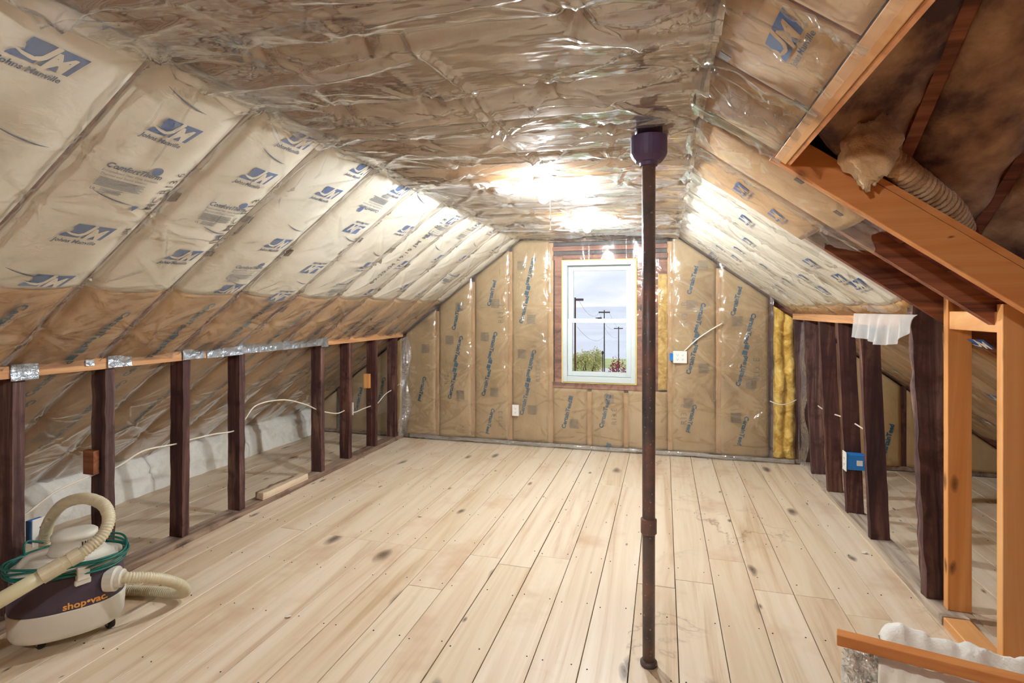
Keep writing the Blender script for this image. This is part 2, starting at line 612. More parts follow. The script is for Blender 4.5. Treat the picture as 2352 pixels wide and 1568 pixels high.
def tag(o, label=None, cat=None, group=None, kind=None):
    if label: o['label'] = label
    if cat: o['category'] = cat
    if group: o['group'] = group
    if kind: o['kind'] = kind
    return o


def empty(name, loc=(0, 0, 0), label=None, cat=None, group=None, kind=None):
    o = bpy.data.objects.new(name, None)
    o.empty_display_size = 0.1
    COL.objects.link(o)
    place(o, loc)
    return tag(o, label, cat, group, kind)


def spline(pts, step=0.01):
    """Catmull-Rom through points, evenly resampled"""
    p = np.asarray(pts, float)
    p = np.vstack([2 * p[0] - p[1], p, 2 * p[-1] - p[-2]])
    out = []
    for i in range(1, len(p) - 2):
        a, b, c, d = p[i - 1:i + 3]
        for u in np.linspace(0, 1, 24, endpoint=False):
            out.append(0.5 * (2 * b + (c - a) * u + (2 * a - 5 * b + 4 * c - d) * u * u + (3 * b - a - 3 * c + d) * u ** 3))
    out.append(p[-2])
    out = np.array(out)
    L = np.concatenate([[0], np.cumsum(np.linalg.norm(np.diff(out, axis=0), axis=1))])
    n = max(2, int(L[-1] / step))
    q = np.linspace(0, L[-1], n)
    return np.stack([np.interp(q, L, out[:, k]) for k in range(3)], 1)


def hsh(ix, iy, seed):
    a = np.sin(ix * 127.1 + iy * 311.7 + seed * 74.7) * 43758.5453
    return a - np.floor(a)


def vn(x, y, seed=0):
    x, y = np.asarray(x, float), np.asarray(y, float)
    ix, iy = np.floor(x), np.floor(y)
    fx, fy = x - ix, y - iy
    fx = fx * fx * (3 - 2 * fx)
    fy = fy * fy * (3 - 2 * fy)
    a, b = hsh(ix, iy, seed), hsh(ix + 1, iy, seed)
    c, d = hsh(ix, iy + 1, seed), hsh(ix + 1, iy + 1, seed)
    return (a * (1 - fx) + b * fx) * (1 - fy) + (c * (1 - fx) + d * fx) * fy


def fbm(x, y, seed=0, o=3):
    return sum(vn(x * 2 ** k, y * 2 ** k, seed + k) * 0.5 ** k for k in range(o)) / sum(0.5 ** k for k in range(o))


# ------------------------------------------------------------------ surfaces of the attic (s, t, height into the room)
class Surf:
    def __init__(self, O, es, et, n, seams, b0=0.028, seed=0):
        self.O, self.es, self.et, self.n = (np.array(O, float), unit(es), unit(et), unit(n))
        self.seams = np.array(seams, float)
        self.b0, self.seed = b0, seed

    def pt(self, s, t, h):
        s, t, h = np.broadcast_arrays(np.asarray(s, float), np.asarray(t, float), np.asarray(h, float))
        return self.O + s[..., None] * self.es + t[..., None] * self.et + h[..., None] * self.n

    def tau(self, t):
        k = np.clip(np.searchsorted(self.seams, t) - 1, 0, len(self.seams) - 2)
        a, b = self.seams[k], self.seams[k + 1]
        return np.clip((t - a) / (b - a), 0, 1)

    def hb(self, s, t):
        q = np.abs(2 * self.tau(t) - 1)
        return self.b0 * (1 - q ** 3) + 0.010 * (1 - q ** 6) * vn(np.asarray(s) * 3.1, np.asarray(t) * 3.1, self.seed)

    def hf(self, s, t):
        q = np.abs(2 * self.tau(t) - 1)
        return self.b0 * (1 - q ** 5) + 0.010 * (1 - q ** 12) * vn(np.asarray(s) * 3.1, np.asarray(t) * 3.1, self.seed)

    def from_px(self, px, py):
        r = ray(px, py)
        d = np.dot(self.O - CAMP, self.n) / np.dot(r, self.n)
        p = CAMP + r * d - self.O
        return float(np.dot(p, self.es)), float(np.dot(p, self.et))


YK = [-1.8, -1.37, -0.93, -0.49, -0.05, 0.39, 0.83, 1.27, 1.69, 2.11, 2.57, 3.05, 3.50, 3.94, 4.38, 4.83, 5.26, 5.70]
YEND, YREAR = 5.46, -1.8
LX, LZ = -1.43, 2.18      # left edge of the flat ceiling
RX, RZ = 0.13, 2.15       # right edge
SL = Surf((LX, 0, LZ), (-0.798, 0, -0.603), (0, 1, 0), (0.603, 0, -0.798), YK, 0.030, 3)
SR = Surf((RX, 0, RZ), (0.809, 0, -0.588), (0, 1, 0), (-0.588, 0, -0.809), YK, 0.026, 5)
ces = unit((RX - LX, 0, RZ - LZ))
SC = Surf((LX, 0, LZ), ces, (0, 1, 0), (-ces[2] * -1, 0, -ces[0]), YK, 0.022, 8)
XE = [-3.99, -3.58, -3.17, -2.76, -2.357, -1.948, -1.54, -1.111, -0.7165, -0.358, 0.057, 0.494, 0.944, 1.17, 1.6, 2.0, 2.4, 2.85]
SE = Surf((0, YEND, 0), (0, 0, 1), (1, 0, 0), (0, -1, 0), XE, 0.020, 11)
SD = Surf((0, 0, 3.50), (0, 0.8115, -0.5843), (1, 0, 0), (0, -0.5843, -0.8115), [0.385, 0.80, 1.15, 1.55, 1.95, 2.4], 0.03, 14)


def ztop(x):
    x = np.asarray(x, float)
    return np.where(x < LX, LZ + 0.7556 * (x - LX), np.where(x > RX, RZ - 0.7268 * (x - RX), LZ + (RZ - LZ) * (x - LX) / (RX - LX)))


def grid_faces(ns, nt_, flip=False, mask=None):
    i, j = np.meshgrid(np.arange(ns - 1), np.arange(nt_ - 1), indexing='ij')
    a = i * nt_ + j
    q = np.stack([a, a + 1, a + nt_ + 1, a + nt_], -1)
    if mask is not None:
        q = q[mask]
    q = q.reshape(-1, 4)
    if flip:
        q = q[:, ::-1]
    return q.tolist()


def batt_mb(S, s0, s1, t0, t1, res=0.03, thick=0.075, lump=0.0, off=0.0, lobes=0.0):
    """a padded slab lying in a bay; s0/s1 may be functions of t"""
    nt_ = max(5, int((t1 - t0) / res) + 1)
    tt = np.linspace(t0, t1, nt_)
    a = s0(tt) if callable(s0) else np.full(nt_, s0)
    b = s1(tt) if callable(s1) else np.full(nt_, s1)
    b = np.maximum(b, a + 0.002)
    ns_ = max(5, int(np.max(b - a) / res) + 1)
    k = np.linspace(0, 1, ns_)[:, None]
    s = a + (b - a) * k
    t = np.broadcast_to(tt, s.shape)
    h = S.hb(s, t) + off
    if lobes:
        q = (t - t0) / (t1 - t0) + 0.05 * np.sin(s * 7)
        h = h + lobes * (np.abs(np.sin(2 * math.pi * q)) ** 0.5 - 0.8)
    if lump:
        h = h + lump * (fbm(s * 9, t * 9, S.seed + 2) - 0.5)
    mb = MB()
    top = S.pt(s, t, h).reshape(-1, 3)
    bot = S.pt(s, t, np.full_like(s, -thick)).reshape(-1, 3)
    N = ns_ * nt_
    f = grid_faces(ns_, nt_) + [tuple(x + N for x in q[::-1]) for q in grid_faces(ns_, nt_)]
    ring = [j for j in range(nt_)] + [i * nt_ + nt_ - 1 for i in range(1, ns_)] + [(ns_ - 1) * nt_ + j for j in range(nt_ - 2, -1, -1)] + [i * nt_ for i in range(ns_ - 2, 0, -1)]
    for x, y in zip(ring, ring[1:] + ring[:1]):
        f.append((y, x, x + N, y + N))
    mb.add(np.vstack([top, bot]), f)
    return mb


# ------------------------------------------------------------------ flat print: lettering and marks laid on a surface
TXT = {}


def glyphs(body, bold=0.0, shear=0.0, res=2):
    key = (body, bold, shear)
    if key not in TXT:
        cu = bpy.data.curves.new('lettering', 'FONT')
        cu.body = body
        cu.size = 1.0
        cu.resolution_u = res
        cu.offset = bold
        cu.shear = shear
        ob = bpy.data.objects.new('lettering', cu)
        COL.objects.link(ob)
        bpy.context.view_layer.update()
        dg = bpy.context.evaluated_depsgraph_get()
        me = bpy.data.meshes.new_from_object(ob.evaluated_get(dg))
        v = np.array([x.co[:2] for x in me.vertices]).reshape(-1, 2)
        f = [tuple(p.vertices) for p in me.polygons]
        bpy.data.meshes.remove(me)
        bpy.data.objects.remove(ob)
        bpy.data.curves.remove(cu)
        lo, hi = v.min(0), v.max(0)
        v = v - np.array([(lo[0] + hi[0]) / 2, 0.35])
        TXT[key] = (v, f, hi[0] - lo[0])
    return TXT[key]


def poly_grid(x0, x1, y0, y1, nx, ny, warp=None):
    x, y = np.meshgrid(np.linspace(x0, x1, nx), np.linspace(y0, y1, ny), indexing='ij')
    v = np.stack([x.ravel(), y.ravel()], 1)
    f = grid_faces(nx, ny)
    if warp:
        v = warp(v)
    return v, f


PRINT_LIFT = {3: 0.0035}


def put(mb, S, v2, f, s, t, scale, rot=0.0, off=0.004, frame='L'):
    """lay 2D shape v2 (x right, y up) at (s,t) following the padded surface"""
    c, sn = math.cos(rot), math.sin(rot)
    x = (v2[:, 0] * c - v2[:, 1] * sn) * scale
    y = (v2[:, 0] * sn + v2[:, 1] * c) * scale
    if frame == 'L':
        ss, tt = s - y, t + x
    elif frame == 'R':
        ss, tt = s - y, t - x
    else:
        ss, tt = s + y, t + x
    h = S.hb(ss, tt) + off + PRINT_LIFT.get(S.seed, 0.0)
    mb.add(S.pt(ss, tt, h), f)


def put_text(mb, S, body, s, t, width, rot=0.0, off=0.004, frame='L', bold=0.0, shear=0.0):
    v, f, wd = glyphs(body, bold, shear)
    put(mb, S, v, f, s, t, width / wd, rot, off, frame)


def shear_w(k):
    return lambda v: np.stack([v[:, 0] + k * v[:, 1], v[:, 1]], 1)


def put_logo(blue, pale, S, s, t, wd, rot=0.0, frame='L'):
    """slanted blue block with the two letters left open in it"""
    def left(v):
        y = v[:, 1]
        x = v[:, 0] + 0.34 * y
        e = np.clip((-0.30 - v[:, 0]) / 0.2, 0, 1)          # hollow in the left side
        return np.stack([x + e * 0.13 * np.exp(-((y - 0.20) / 0.07) ** 2) + e * 0.04 * (y > 0.25), y - 0.06], 1)
    v, f = poly_grid(-0.50, -0.09, 0.0, 0.46, 9, 13, left)
    put(blue, S, v, f, s, t, wd, rot, 0.004, frame)
    v, f = poly_grid(-0.03, 0.44, 0.0, 0.46, 9, 8, lambda v: np.stack([v[:, 0] + 0.34 * v[:, 1], v[:, 1] - 0.06], 1))
    put(blue, S, v, f, s, t, wd, rot, 0.004, frame)
    # the J: a stem with a hook to the left
    th = np.linspace(0, 1, 14)
    cx = np.interp(th, [0, 0.5, 0.7, 0.85, 1], [0.115, -0.02, -0.14, -0.30, -0.46])
    cy = np.interp(th, [0, 0.5, 0.7, 0.85, 1], [0.41, 0.10, 0.035, 0.06, 0.12])
    wdt = np.interp(th, [0, 0.5, 0.8, 1], [0.045, 0.045, 0.035, 0.012])
    tx, ty = np.gradient(cx), np.gradient(cy)
    l = np.hypot(tx, ty)
    a = np.stack([cx - ty / l * wdt, cy + tx / l * wdt], 1)
    b = np.stack([cx + ty / l * wdt, cy - tx / l * wdt], 1)
    put(pale, S, np.vstack([a, b]), [(i, i + 1, i + 15, i + 14) for i in range(13)], s, t, wd, rot, 0.0055, frame)
    v, f, w_ = glyphs('M', 0.03, 0.34)
    vm = v * np.array([0.44 / w_, 0.52]) + np.array([0.23, 0.125])
    put(pale, S, vm, f, s, t, wd, rot, 0.0055, frame)


def put_swoosh(mb, S, s, t, wd, rot=0.0, frame='L'):
    x = np.linspace(-0.5, 0.5, 14)
    y = 0.10 * (x - 0.15) ** 2 * 2 - 0.16 * x
    th = 0.016 * (1 - (2 * x) ** 2) + 0.002
    v = np.vstack([np.stack([x, y + th], 1), np.stack([x, y - th], 1)])
    put(mb, S, v, [(i, i + 1, i + 15, i + 14) for i in range(13)], s, t, wd, rot, 0.004, frame)


def put_disc(mb, S, s, t, r, off=0.004, frame='L', rot=0.0):
    a = np.linspace(0, 2 * math.pi, 18, endpoint=False)
    put(mb, S, np.vstack([[0, 0], np.stack([np.cos(a), np.sin(a)], 1)]), [(0, i + 1, (i + 1) % 18 + 1) for i in range(18)], s, t, r, rot, off, frame)


def put_lines(mb, S, s, t, wd, hg, n, rot=0.0, frame='L', off=0.004):
    for i in range(n):
        y = hg * (0.5 - (i + 0.5) / n)
        xx = 0.5 - (0.12 * random.random())
        v, f = poly_grid(-0.5 * wd, xx * wd, y - hg / n * 0.28, y + hg / n * 0.28, 5, 2)
        put(mb, S, v, f, s, t, 1.0, rot, off, frame)


def put_block(mb, S, s, t, wd, hg, rot=0.0, frame='E', n=9):
    put_lines(mb, S, s, t, wd, hg, n, rot, frame)


def put_brand_pair(mb, S, s, t, length, tilt, frame='E'):
    """two copies of the maker's word head to head, a square at the end of each"""
    for k in (0, 1):
        r = tilt + math.pi * k
        dx, dy = math.cos(r), math.sin(r)
        px, py = -dy, dx
        wd = length
        ox, oy = (-dx * (wd / 2 + 0.055) + px * -0.012, -dy * (wd / 2 + 0.055) + py * -0.012)
        sg = {'E': (1, 1), 'L': (-1, 1), 'R': (-1, -1)}[frame]
        put_text(mb, S, 'CertainTeed', s + sg[0] * oy, t + sg[1] * ox, wd, r, 0.004, frame, 0.04)
        qx, qy = (-dx * 0.028 + px * 0.002, -dy * 0.028 + py * 0.002)
        v, f = poly_grid(-0.021, 0.021, -0.021, 0.021, 2, 2)
        put(mb, S, v, f, s + sg[0] * qy, t + sg[1] * qx, 1.0, r, 0.004, frame)


def attach(mb, name, mat, parent, label=None):
    if mb.n:
        mb.build(name, mat, parent, label=label)


# ------------------------------------------------------------------ plastic sheeting
def sheet(name, label, S, s0, s1, t0, t1, mat, staples, res=0.012, holes=(), sag=0.0, gap=0.009, fold_rot=0.0, folds=60, wr=0.009, seed=1, group=None, lanes=0, gat=1.0, creases=()):
    nt_ = int((t1 - t0) / res) + 1
    tt = np.linspace(t0, t1, nt_)
    a = s0(tt) if callable(s0) else np.full(nt_, s0)
    b = s1(tt) if callable(s1) else np.full(nt_, s1)
    b = np.maximum(b, a + 0.002)
    ns_ = int(np.max(b - a) / res) + 1
    k = np.linspace(0, 1, ns_)[:, None]
    s = a + (b - a) * k
    t = np.broadcast_to(tt, s.shape)
    h = S.hf(s, t) + gap + 0.010 * fbm(s * 5, t * 5, seed + 20)
    if sag:
        h = h + sag * fbm(s * 1.7, t * 2.6, seed + 31)
    rr_ = np.random.default_rng(seed)
    H = np.zeros_like(h)
    st = np.array(staples)
    # taut folds running from staple to staple
    for _ in range(folds):
        i = rr_.integers(len(st))
        d2 = np.hypot(*(st - st[i]).T)
        cand = np.where((d2 > 0.15) & (d2 < 0.75))[0]
        if not len(cand):
            continue
        j = rr_.choice(cand)
        p, q = st[i], st[j]
        L = np.hypot(*(q - p))
        ex = (q - p) / L
        w_ = 0.006 + 0.012 * rr_.random()
        x = (s - p[0]) * ex[0] + (t - p[1]) * ex[1]
        y = -(s - p[0]) * ex[1] + (t - p[1]) * ex[0] + 0.02 * np.sin(x * 9 + rr_.random() * 6)
        reach = 0.35 + 0.65 * rr_.random()
        prof = np.clip(x / 0.04, 0, 1) * np.clip((L * reach - x) / (0.3 * L), 0, 1)
        H = H + 0.7 * wr * rr_.uniform(0.5, 1.2) * prof * np.exp(-(y / w_) ** 2)
    # single sharp creases crossing several bays
    for p, q in creases:
        p, q = np.array(p), np.array(q)
        L = np.hypot(*(q - p))
        ex = (q - p) / L
        x = (s - p[0]) * ex[0] + (t - p[1]) * ex[1]
        y = -(s - p[0]) * ex[1] + (t - p[1]) * ex[0]
        H = H + 0.016 * np.clip(x / 0.1, 0, 1) * np.clip((L - x) / 0.1, 0, 1) * np.exp(-(y / 0.009) ** 2)
    # long slack pleats running along the sheet
    for _ in range(lanes):
        p_t = rr_.uniform(t0, t1)
        L = rr_.uniform(0.25, 0.9)
        p_s = rr_.uniform(np.min(s) - 0.2, np.max(s))
        w_ = rr_.uniform(0.007, 0.022)
        x = s - p_s
        y = t - p_t - rr_.normal(0, 0.12) * x - 0.02 * np.sin(x * rr_.uniform(4, 9) + rr_.uniform(0, 6))
        H = H + wr * rr_.uniform(0.4, 1.2) * np.clip(x / (0.3 * L), 0, 1) * np.clip((L - x) / (0.3 * L), 0, 1) * np.exp(-(y / w_) ** 2)
    # gathers radiating from every staple
    for (ps, p_t) in st:
        R_ = 0.34
        msk = (np.abs(s - ps) < R_) & (np.abs(t - p_t) < R_)
        if not msk.any():
            continue
        ds, dt = s[msk] - ps, t[msk] - p_t
        r = np.hypot(ds, dt) + 1e-6
        ph = np.arctan2(dt, ds)
        m1, m2 = rr_.integers(7, 12), rr_.integers(13, 22)
        amp = rr_.uniform(0.6, 1.3) * wr * gat
        wv_ = (0.5 + 0.5 * np.cos(m1 * ph + 6 * rr_.random() + 1.5 * np.sin(2 * ph))) ** 2 + 0.6 * (0.5 + 0.5 * np.cos(m2 * ph + 6 * rr_.random())) ** 2
        fade = np.exp(-r / 0.10) * np.clip(r / 0.035, 0, 1)
        H[msk] += amp * wv_ * fade
        h[msk] -= (h[msk] - S.hb(s[msk], t[msk]) - 0.004).clip(0) * 0.9 * np.exp(-(r / 0.03) ** 2)
    h = np.maximum(h + H, S.hb(s, t) + 0.0125)
    mask = None
    if holes:
        sm = (s[:-1, :-1] + s[1:, 1:]) / 2
        tm = (t[:-1, :-1] + t[1:, 1:]) / 2
        mask = np.ones(sm.shape, bool)
        for (ha, hb_, hc, hd) in holes:
            mask &= ~((sm > ha) & (sm < hb_) & (tm > hc) & (tm < hd))
    mb = MB()
    mb.add(S.pt(s, t, h).reshape(-1, 3), grid_faces(ns_, nt_, mask=mask))
    o = mb.build(name, mat, smooth=True)
    tag(o, label, 'plastic sheet', group)
    return o


# ================================================================== THE SETTING
# floor: joist-side deck with every plank laid on it
PW = 0.187
PX0 = 0.0552
fl = MB().bx(-4.45, 3.35, YREAR, YEND + 0.10, -0.10, -0.026).build('floor', 'mid_brown', kind='structure')
tag(fl, 'wide knotty pine plank floor, pale and worn in the middle')
k0, k1 = int((-4.3 - PX0) // PW), int((3.2 - PX0) // PW) + 1
joint_known = {}
for px, py in ((655, 1212), (802, 1233), (982, 1262), (1125, 1279), (1190, 1300), (978, 1348), (1670, 1287), (1995, 1418), (1297, 1283), (1526, 1347), (575, 1200)):
    p = at_Z(px, py, 0)
    joint_known.setdefault(int((p[0] - PX0) // PW), []).append(p[1])
nails = MB()
for k in range(k0, k1):
    x0, x1 = PX0 + k * PW, PX0 + (k + 1) * PW
    cuts = list(joint_known.get(k, []))
    if not cuts:
        cuts = [random.choice([0.39, 0.83, 2.95, 4.38, 4.85])]
    cuts.append(-0.6 + 0.3 * random.random())
    ends = [YREAR + 0.01] + sorted(cuts) + [YEND - 0.02]
    for a, b in zip(ends[:-1], ends[1:]):
        g = 0.0011 + 0.0016 * random.random()
        dz = random.uniform(-0.0012, 0.0006)
        MB().bx(x0 + g, x1 - g, a + 0.0012, b - 0.0012, -0.026, dz).build('plank', 'pine_floor', fl, bevel=0.0014)
    for yk in YK[4:-1]:
        for e in (0.03, PW - 0.03):
            if random.random() < 0.8:
                nails.lathe((x0 + e + random.uniform(-.012, .012), yk + 0.02 + random.uniform(-.02, .02), -0.001), (0, 0, 1), [(0, 0.0035), (0.0022, 0.0032)], 6)
nails.build('nail_heads', 'nail_iron', fl, kind='stuff')

# end wall (the gable with the window)
WX0, WX1, WZ0, WZ1 = -0.985, -0.266, 0.672, 1.885
we = MB()
Y0, Y1 = YEND + 0.085, YEND + 0.16
we.bx(-4.4, WX0, Y0, Y1, -0.1, 2.9).bx(WX1, 3.3, Y0, Y1, -0.1, 2.9).bx(WX0, WX1, Y0, Y1, -0.1, WZ0).bx(WX0, WX1, Y0, Y1, WZ1, 2.9)
wend = we.build('wall_end', 'brown_sheathing', kind='structure')
tag(wend, 'gable end wall framed in old wood around the window')
for x in XE[1:-1]:
    if -1.0 < x < -0.2:
        MB().bx(x - 0.02, x + 0.02, YEND - 0.004, Y0 - 0.001, 0.04, WZ0 - 0.07).build('stud', 'old_stud', wend)
        continue
    zt = float(ztop(x)) - 0.06
    MB().bx(x - 0.02, x + 0.02, YEND - 0.004, Y0 - 0.001, 0.04, zt).build('stud', 'old_stud', wend)
MB().bx(WX0 - 0.085, WX0 - 0.006, YEND - 0.012, Y0 - 0.001, 0.66, 1.95).build('jack_stud', 'brown_sheathing', wend, bevel=0.003)
MB().bx(WX1 + 0.006, WX1 + 0.085, YEND - 0.012, Y0 - 0.001, 0.66, 1.95).build('jack_stud', 'brown_sheathing', wend, bevel=0.003)
MB().bx(-1.09, -0.10, YEND - 0.014, Y0 - 0.001, 0.605, 0.662).build('window_sill_plate', 'brown_sheathing', wend, bevel=0.003)
for i, (za, zb, m_) in enumerate(((1.895, 1.945, 'brown_sheathing'), (1.95, 1.985, 'dark_board'), (1.99, 2.035, 'brown_sheathing'), (2.04, 2.075, 'dark_board'), (2.08, 2.13, 'old_plate'))):
    MB().bx(-1.10 - (0.3 if i > 2 else 0), 0.05 + (0.1 if i > 2 else 0), YEND - 0.01 + 0.006 * (i % 2), Y0 - 0.001, za, zb).build('header_board', m_, wend, bevel=0.003)
MB().bx(-3.9, 2.9, YEND - 0.004, Y0 - 0.001, 0.0, 0.04).build('bottom_plate', 'old_plate', wend)

# rear wall behind the camera, roof skin, rafters, ceiling joists
wr_ = empty('wall_rear', (0, YREAR, 0), 'plain boarded wall behind the camera', kind='structure')
for i in range(14):
    MB().bx(-4.4, 3.3, YREAR - 0.02, YREAR, i * 0.205, i * 0.205 + 0.2).build('board', 'brown_sheathing', wr_)


def slope_box(S, sa, sb, ta, tb, ha, hb_):
    return MB().add([S.pt(s, t, h) for s in (sa, sb) for t in (ta, tb) for h in (ha, hb_)], [(0, 1, 3, 2), (4, 6, 7, 5), (0, 4, 5, 1), (2, 3, 7, 6), (0, 2, 6, 4), (1, 5, 7, 3)])


rl = slope_box(SL, -0.02, 3.75, YREAR - 0.1, YEND + 0.15, -0.16, -0.125).build('roof_left', 'red_sheathing', kind='structure')
tag(rl, 'left roof slope, old boards and rafters')
rr = slope_box(SR, -0.02, 3.75, 2.56, YEND + 0.15, -0.17, -0.135)
rr.add(*(lambda m: (np.concatenate(m.v), m.f))(slope_box(SR, -0.02, 0.58, 2.155, 2.559, -0.17, -0.135)))
s_hd = (0.43 - RX) / 0.809
rr.add(*(lambda m: (np.concatenate(m.v), m.f))(slope_box(SR, -0.02, s_hd, YREAR - 0.1, 2.16, -0.17, -0.135)))
rr = rr.build('roof_right', 'red_sheathing', kind='structure')
tag(rr, 'right roof slope with red old sheathing left bare near the knee wall')
ce = slope_box(SC, -0.15, 1.72, YREAR - 0.1, YEND + 0.15, -0.17, -0.14).build('ceiling', 'brown_sheathing', kind='structure')
tag(ce, 'flat collar-beam ceiling strip between the two slopes')
for y in YK[:-1]:
    slope_box(SL, 0.0, 3.3, y - 0.021, y + 0.021, -0.124, -0.002).build('rafter', 'old_rafter', rl)
    if y > 2.3:
        yy = y if y < 2.6 or y > 3.2 else 3.0
        slope_box(SR, 0.0, 3.3, yy - 0.021, yy + 0.021, -0.134, -0.002 if y > 2.6 else 0.004).build('rafter', 'old_rafter', rr)
    elif y < 2.0:
        slope_box(SR, 0.0, s_hd - 0.06, y - 0.021, y + 0.021, -0.134, -0.002).build('rafter', 'old_rafter', rr)
    slope_box(SC, 0.0, 1.56, y - 0.021, y + 0.021, -0.139, -0.002).build('ceiling_joist', 'old_rafter', ce)
# bare sheathing boards in the two open bays on the right
for i in range(16):
    sa = 0.55 + i * 0.19
    for (ya, yb) in ((2.165, 2.545), (2.60, 2.975)):
        h0 = -0.095 if ya < 2.3 else -0.134
        slope_box(SR, sa, sa + 0.184, ya, yb, h0, h0 + 0.022 + 0.003 * random.random()).build('sheathing_board', 'red_sheathing', rr)

# knee wall on the left
XL = -2.745
wl = empty('wall_left', (XL, 2.5, 0), 'low open-stud knee wall on the left', kind='structure')
MB().beam((XL - 0.055, -1.7, 0.02), (XL - 0.055, 5.42, 0.02), 0.11, 0.04, jit=0.0015, n=40).build('bottom_plate', 'old_plate', wl)
MB().beam((XL - 0.05, -1.7, 1.125), (XL - 0.05, 5.42, 1.125), 0.10, 0.055, jit=0.001, n=30).build('top_plate', 'top_plate_wood', wl)
LSTUD = [-0.9, -0.05, 0.40, 0.84, 1.28, 1.742, 2.155, 2.625, 3.075, 3.98, 4.40, 4.865, 5.285]
for y in LSTUD:
    MB().beam((XL - 0.062 + random.uniform(-.004, .004), y, 0.04), (XL - 0.062, y + random.uniform(-.006, .006), 1.10), 0.05, 0.095, up=(1, 0, 0), jit=0.0012, n=14).build('stud', 'old_stud', wl)
# small nailer blocks on two studs
p = at_X(212, 1060, XL - 0.08)
MB().beam((p[0], 2.11, p[2] - 0.06), (p[0], 2.11, p[2] + 0.06), 0.03, 0.07, up=(1, 0, 0)).build('nailer_block', 'old_rafter', wl)
MB().beam((XL - 0.09, 4.82, 0.62), (XL - 0.09, 4.82, 0.76), 0.03, 0.06, up=(1, 0, 0)).build('nailer_block', 'new_lumber_vertical', wl)
# foil tape along the top plate
for a, b, z0, z1 in ((1.70, 1.81, 1.085, 1.158), (2.02, 2.06, 1.12, 1.15), (2.13, 2.26, 1.10, 1.16), (2.58, 2.74, 1.10, 1.16), (2.76, 3.06, 1.095, 1.150), (3.03, 3.20, 1.10, 1.162), (3.20, 3.62, 1.098, 1.158), (3.62, 3.96, 1.10, 1.158), (3.94, 4.03, 1.085, 1.162)):
    n_ = max(3, int((b - a) / 0.012))
    ys = np.linspace(a, b, n_)
    zs = np.linspace(z0, z1, 6)
    yy, zz = np.meshgrid(ys, zs, indexing='ij')
    xx = XL + 0.004 + 0.006 * vn(yy * 40, zz * 60, 5)
    v = np.stack([xx, yy, zz], -1).reshape(-1, 3)
    m = MB()
    m.add(np.vstack([v, v - np.array([0.003, 0, 0])]), grid_faces(n_, 6) + [tuple(q + n_ * 6 for q in f[::-1]) for f in grid_faces(n_, 6)])
    m.build('foil_tape', 'foil_tape', wl, smooth=True, label='crinkled silver tape stuck along the top plate')

# knee wall on the right: old studs, then new lumber towards the camera
XR = 1.185
wrt = empty('wall_right', (XR, 4, 0), 'open-stud knee wall on the right, old studs then new lumber', kind='structure')
MB().beam((XR + 0.055, 2.84, 0.02), (XR + 0.055, 5.42, 0.02), 0.11, 0.04, jit=0.0015, n=20).build('bottom_plate', 'worn_plate', wrt)
MB().beam((XR + 0.055, 0.9, 0.02), (XR + 0.055, 2.835, 0.02), 0.10, 0.04).build('bottom_plate', 'new_lumber_long', wrt, bevel=0.003, label='fresh pale bottom plate')
MB().beam((XR - 0.02, 3.1, 1.335), (XR - 0.02, 5.42, 1.335), 0.09, 0.05, jit=0.001, n=12).build('top_plate', 'top_plate_wood', wrt)
for y in (3.70, 4.13, 4.57, 5.03, 5.40):
    MB().beam((XR + 0.045, y, 0.04), (XR - 0.012, y, 1.312), 0.045, 0.10, up=(1, 0, 0), jit=0.0012, n=14).build('stud', 'old_stud', wrt)
MB().beam((XR + 0.06, 3.02, 0.04), (XR + 0.005, 3.03, 1.46), 0.05, 0.115, up=(1, 0, 0), jit=0.005, n=20).build('stud', 'old_stud', wrt, label='dark crooked old stud with a waney edge')
MB().bx(1.235, 1.327, 2.90, 2.94, 0.041, 1.47).build('new_stud', 'new_lumber_vertical', wrt, bevel=0.002, label='fresh orange-toned stud')
MB().bx(1.235, 1.327, 2.485, 2.525, 0.041, 1.42).build('new_stud', 'new_lumber_vertical', wrt, bevel=0.002, label='fresh orange-toned stud nearest the camera')
MB().bx(1.24, 1.325, 2.527, 2.898, 1.31, 1.39).build('new_block', 'new_lumber_long', wrt, bevel=0.002, label='short fresh block between the two new studs')

# dormer over the stairs on the right
rd = empty('roof_dormer', (1.4, 1.0, 1.5), 'dark dormer opening framed in the right slope', kind='structure')
slope_box(SR, s_hd - 0.055, s_hd + 1.75, 2.105, 2.15, 0.034, -0.070).build('trimmer_rafter', 'new_lumber_cross', rd, bevel=0.002, label='orange-brown trimmer rafter edging the dormer opening')
slope_box(SR, s_hd + 0.22, s_hd + 0.95, 2.11, 2.145, -0.072, -0.094).build('blocking_strip', 'new_lumber_cross', rd)
slope_box(SR, s_hd - 0.045, s_hd, YREAR, 2.104, 0.03, -0.11).build('header_beam', 'new_lumber_long', rd, bevel=0.002, label='pale header beam along the top of the dormer opening')
slope_box(SR, s_hd + 0.001, s_hd + 0.014, YREAR, 2.104, 0.026, -0.10).build('header_edge_board', 'new_lumber_cross', rd)
Yr = 0.95


def d_s(Y): return Y / 0.8115
def valley(x): return d_s(1.56 + x * 1.0094)


for x in (0.80, 1.15, 1.55, 1.95):
    sv = float(valley(x))
    MB().add([SD.pt(s, x + e, h) for s in (d_s(Yr), sv) for e in (-0.021, 0.021) for h in (-0.10, 0.012)], [(0, 1, 3, 2), (4, 6, 7, 5), (0, 4, 5, 1), (2, 3, 7, 6), (0, 2, 6, 4), (1, 5, 7, 3)]).build('dormer_rafter', 'old_rafter', rd)
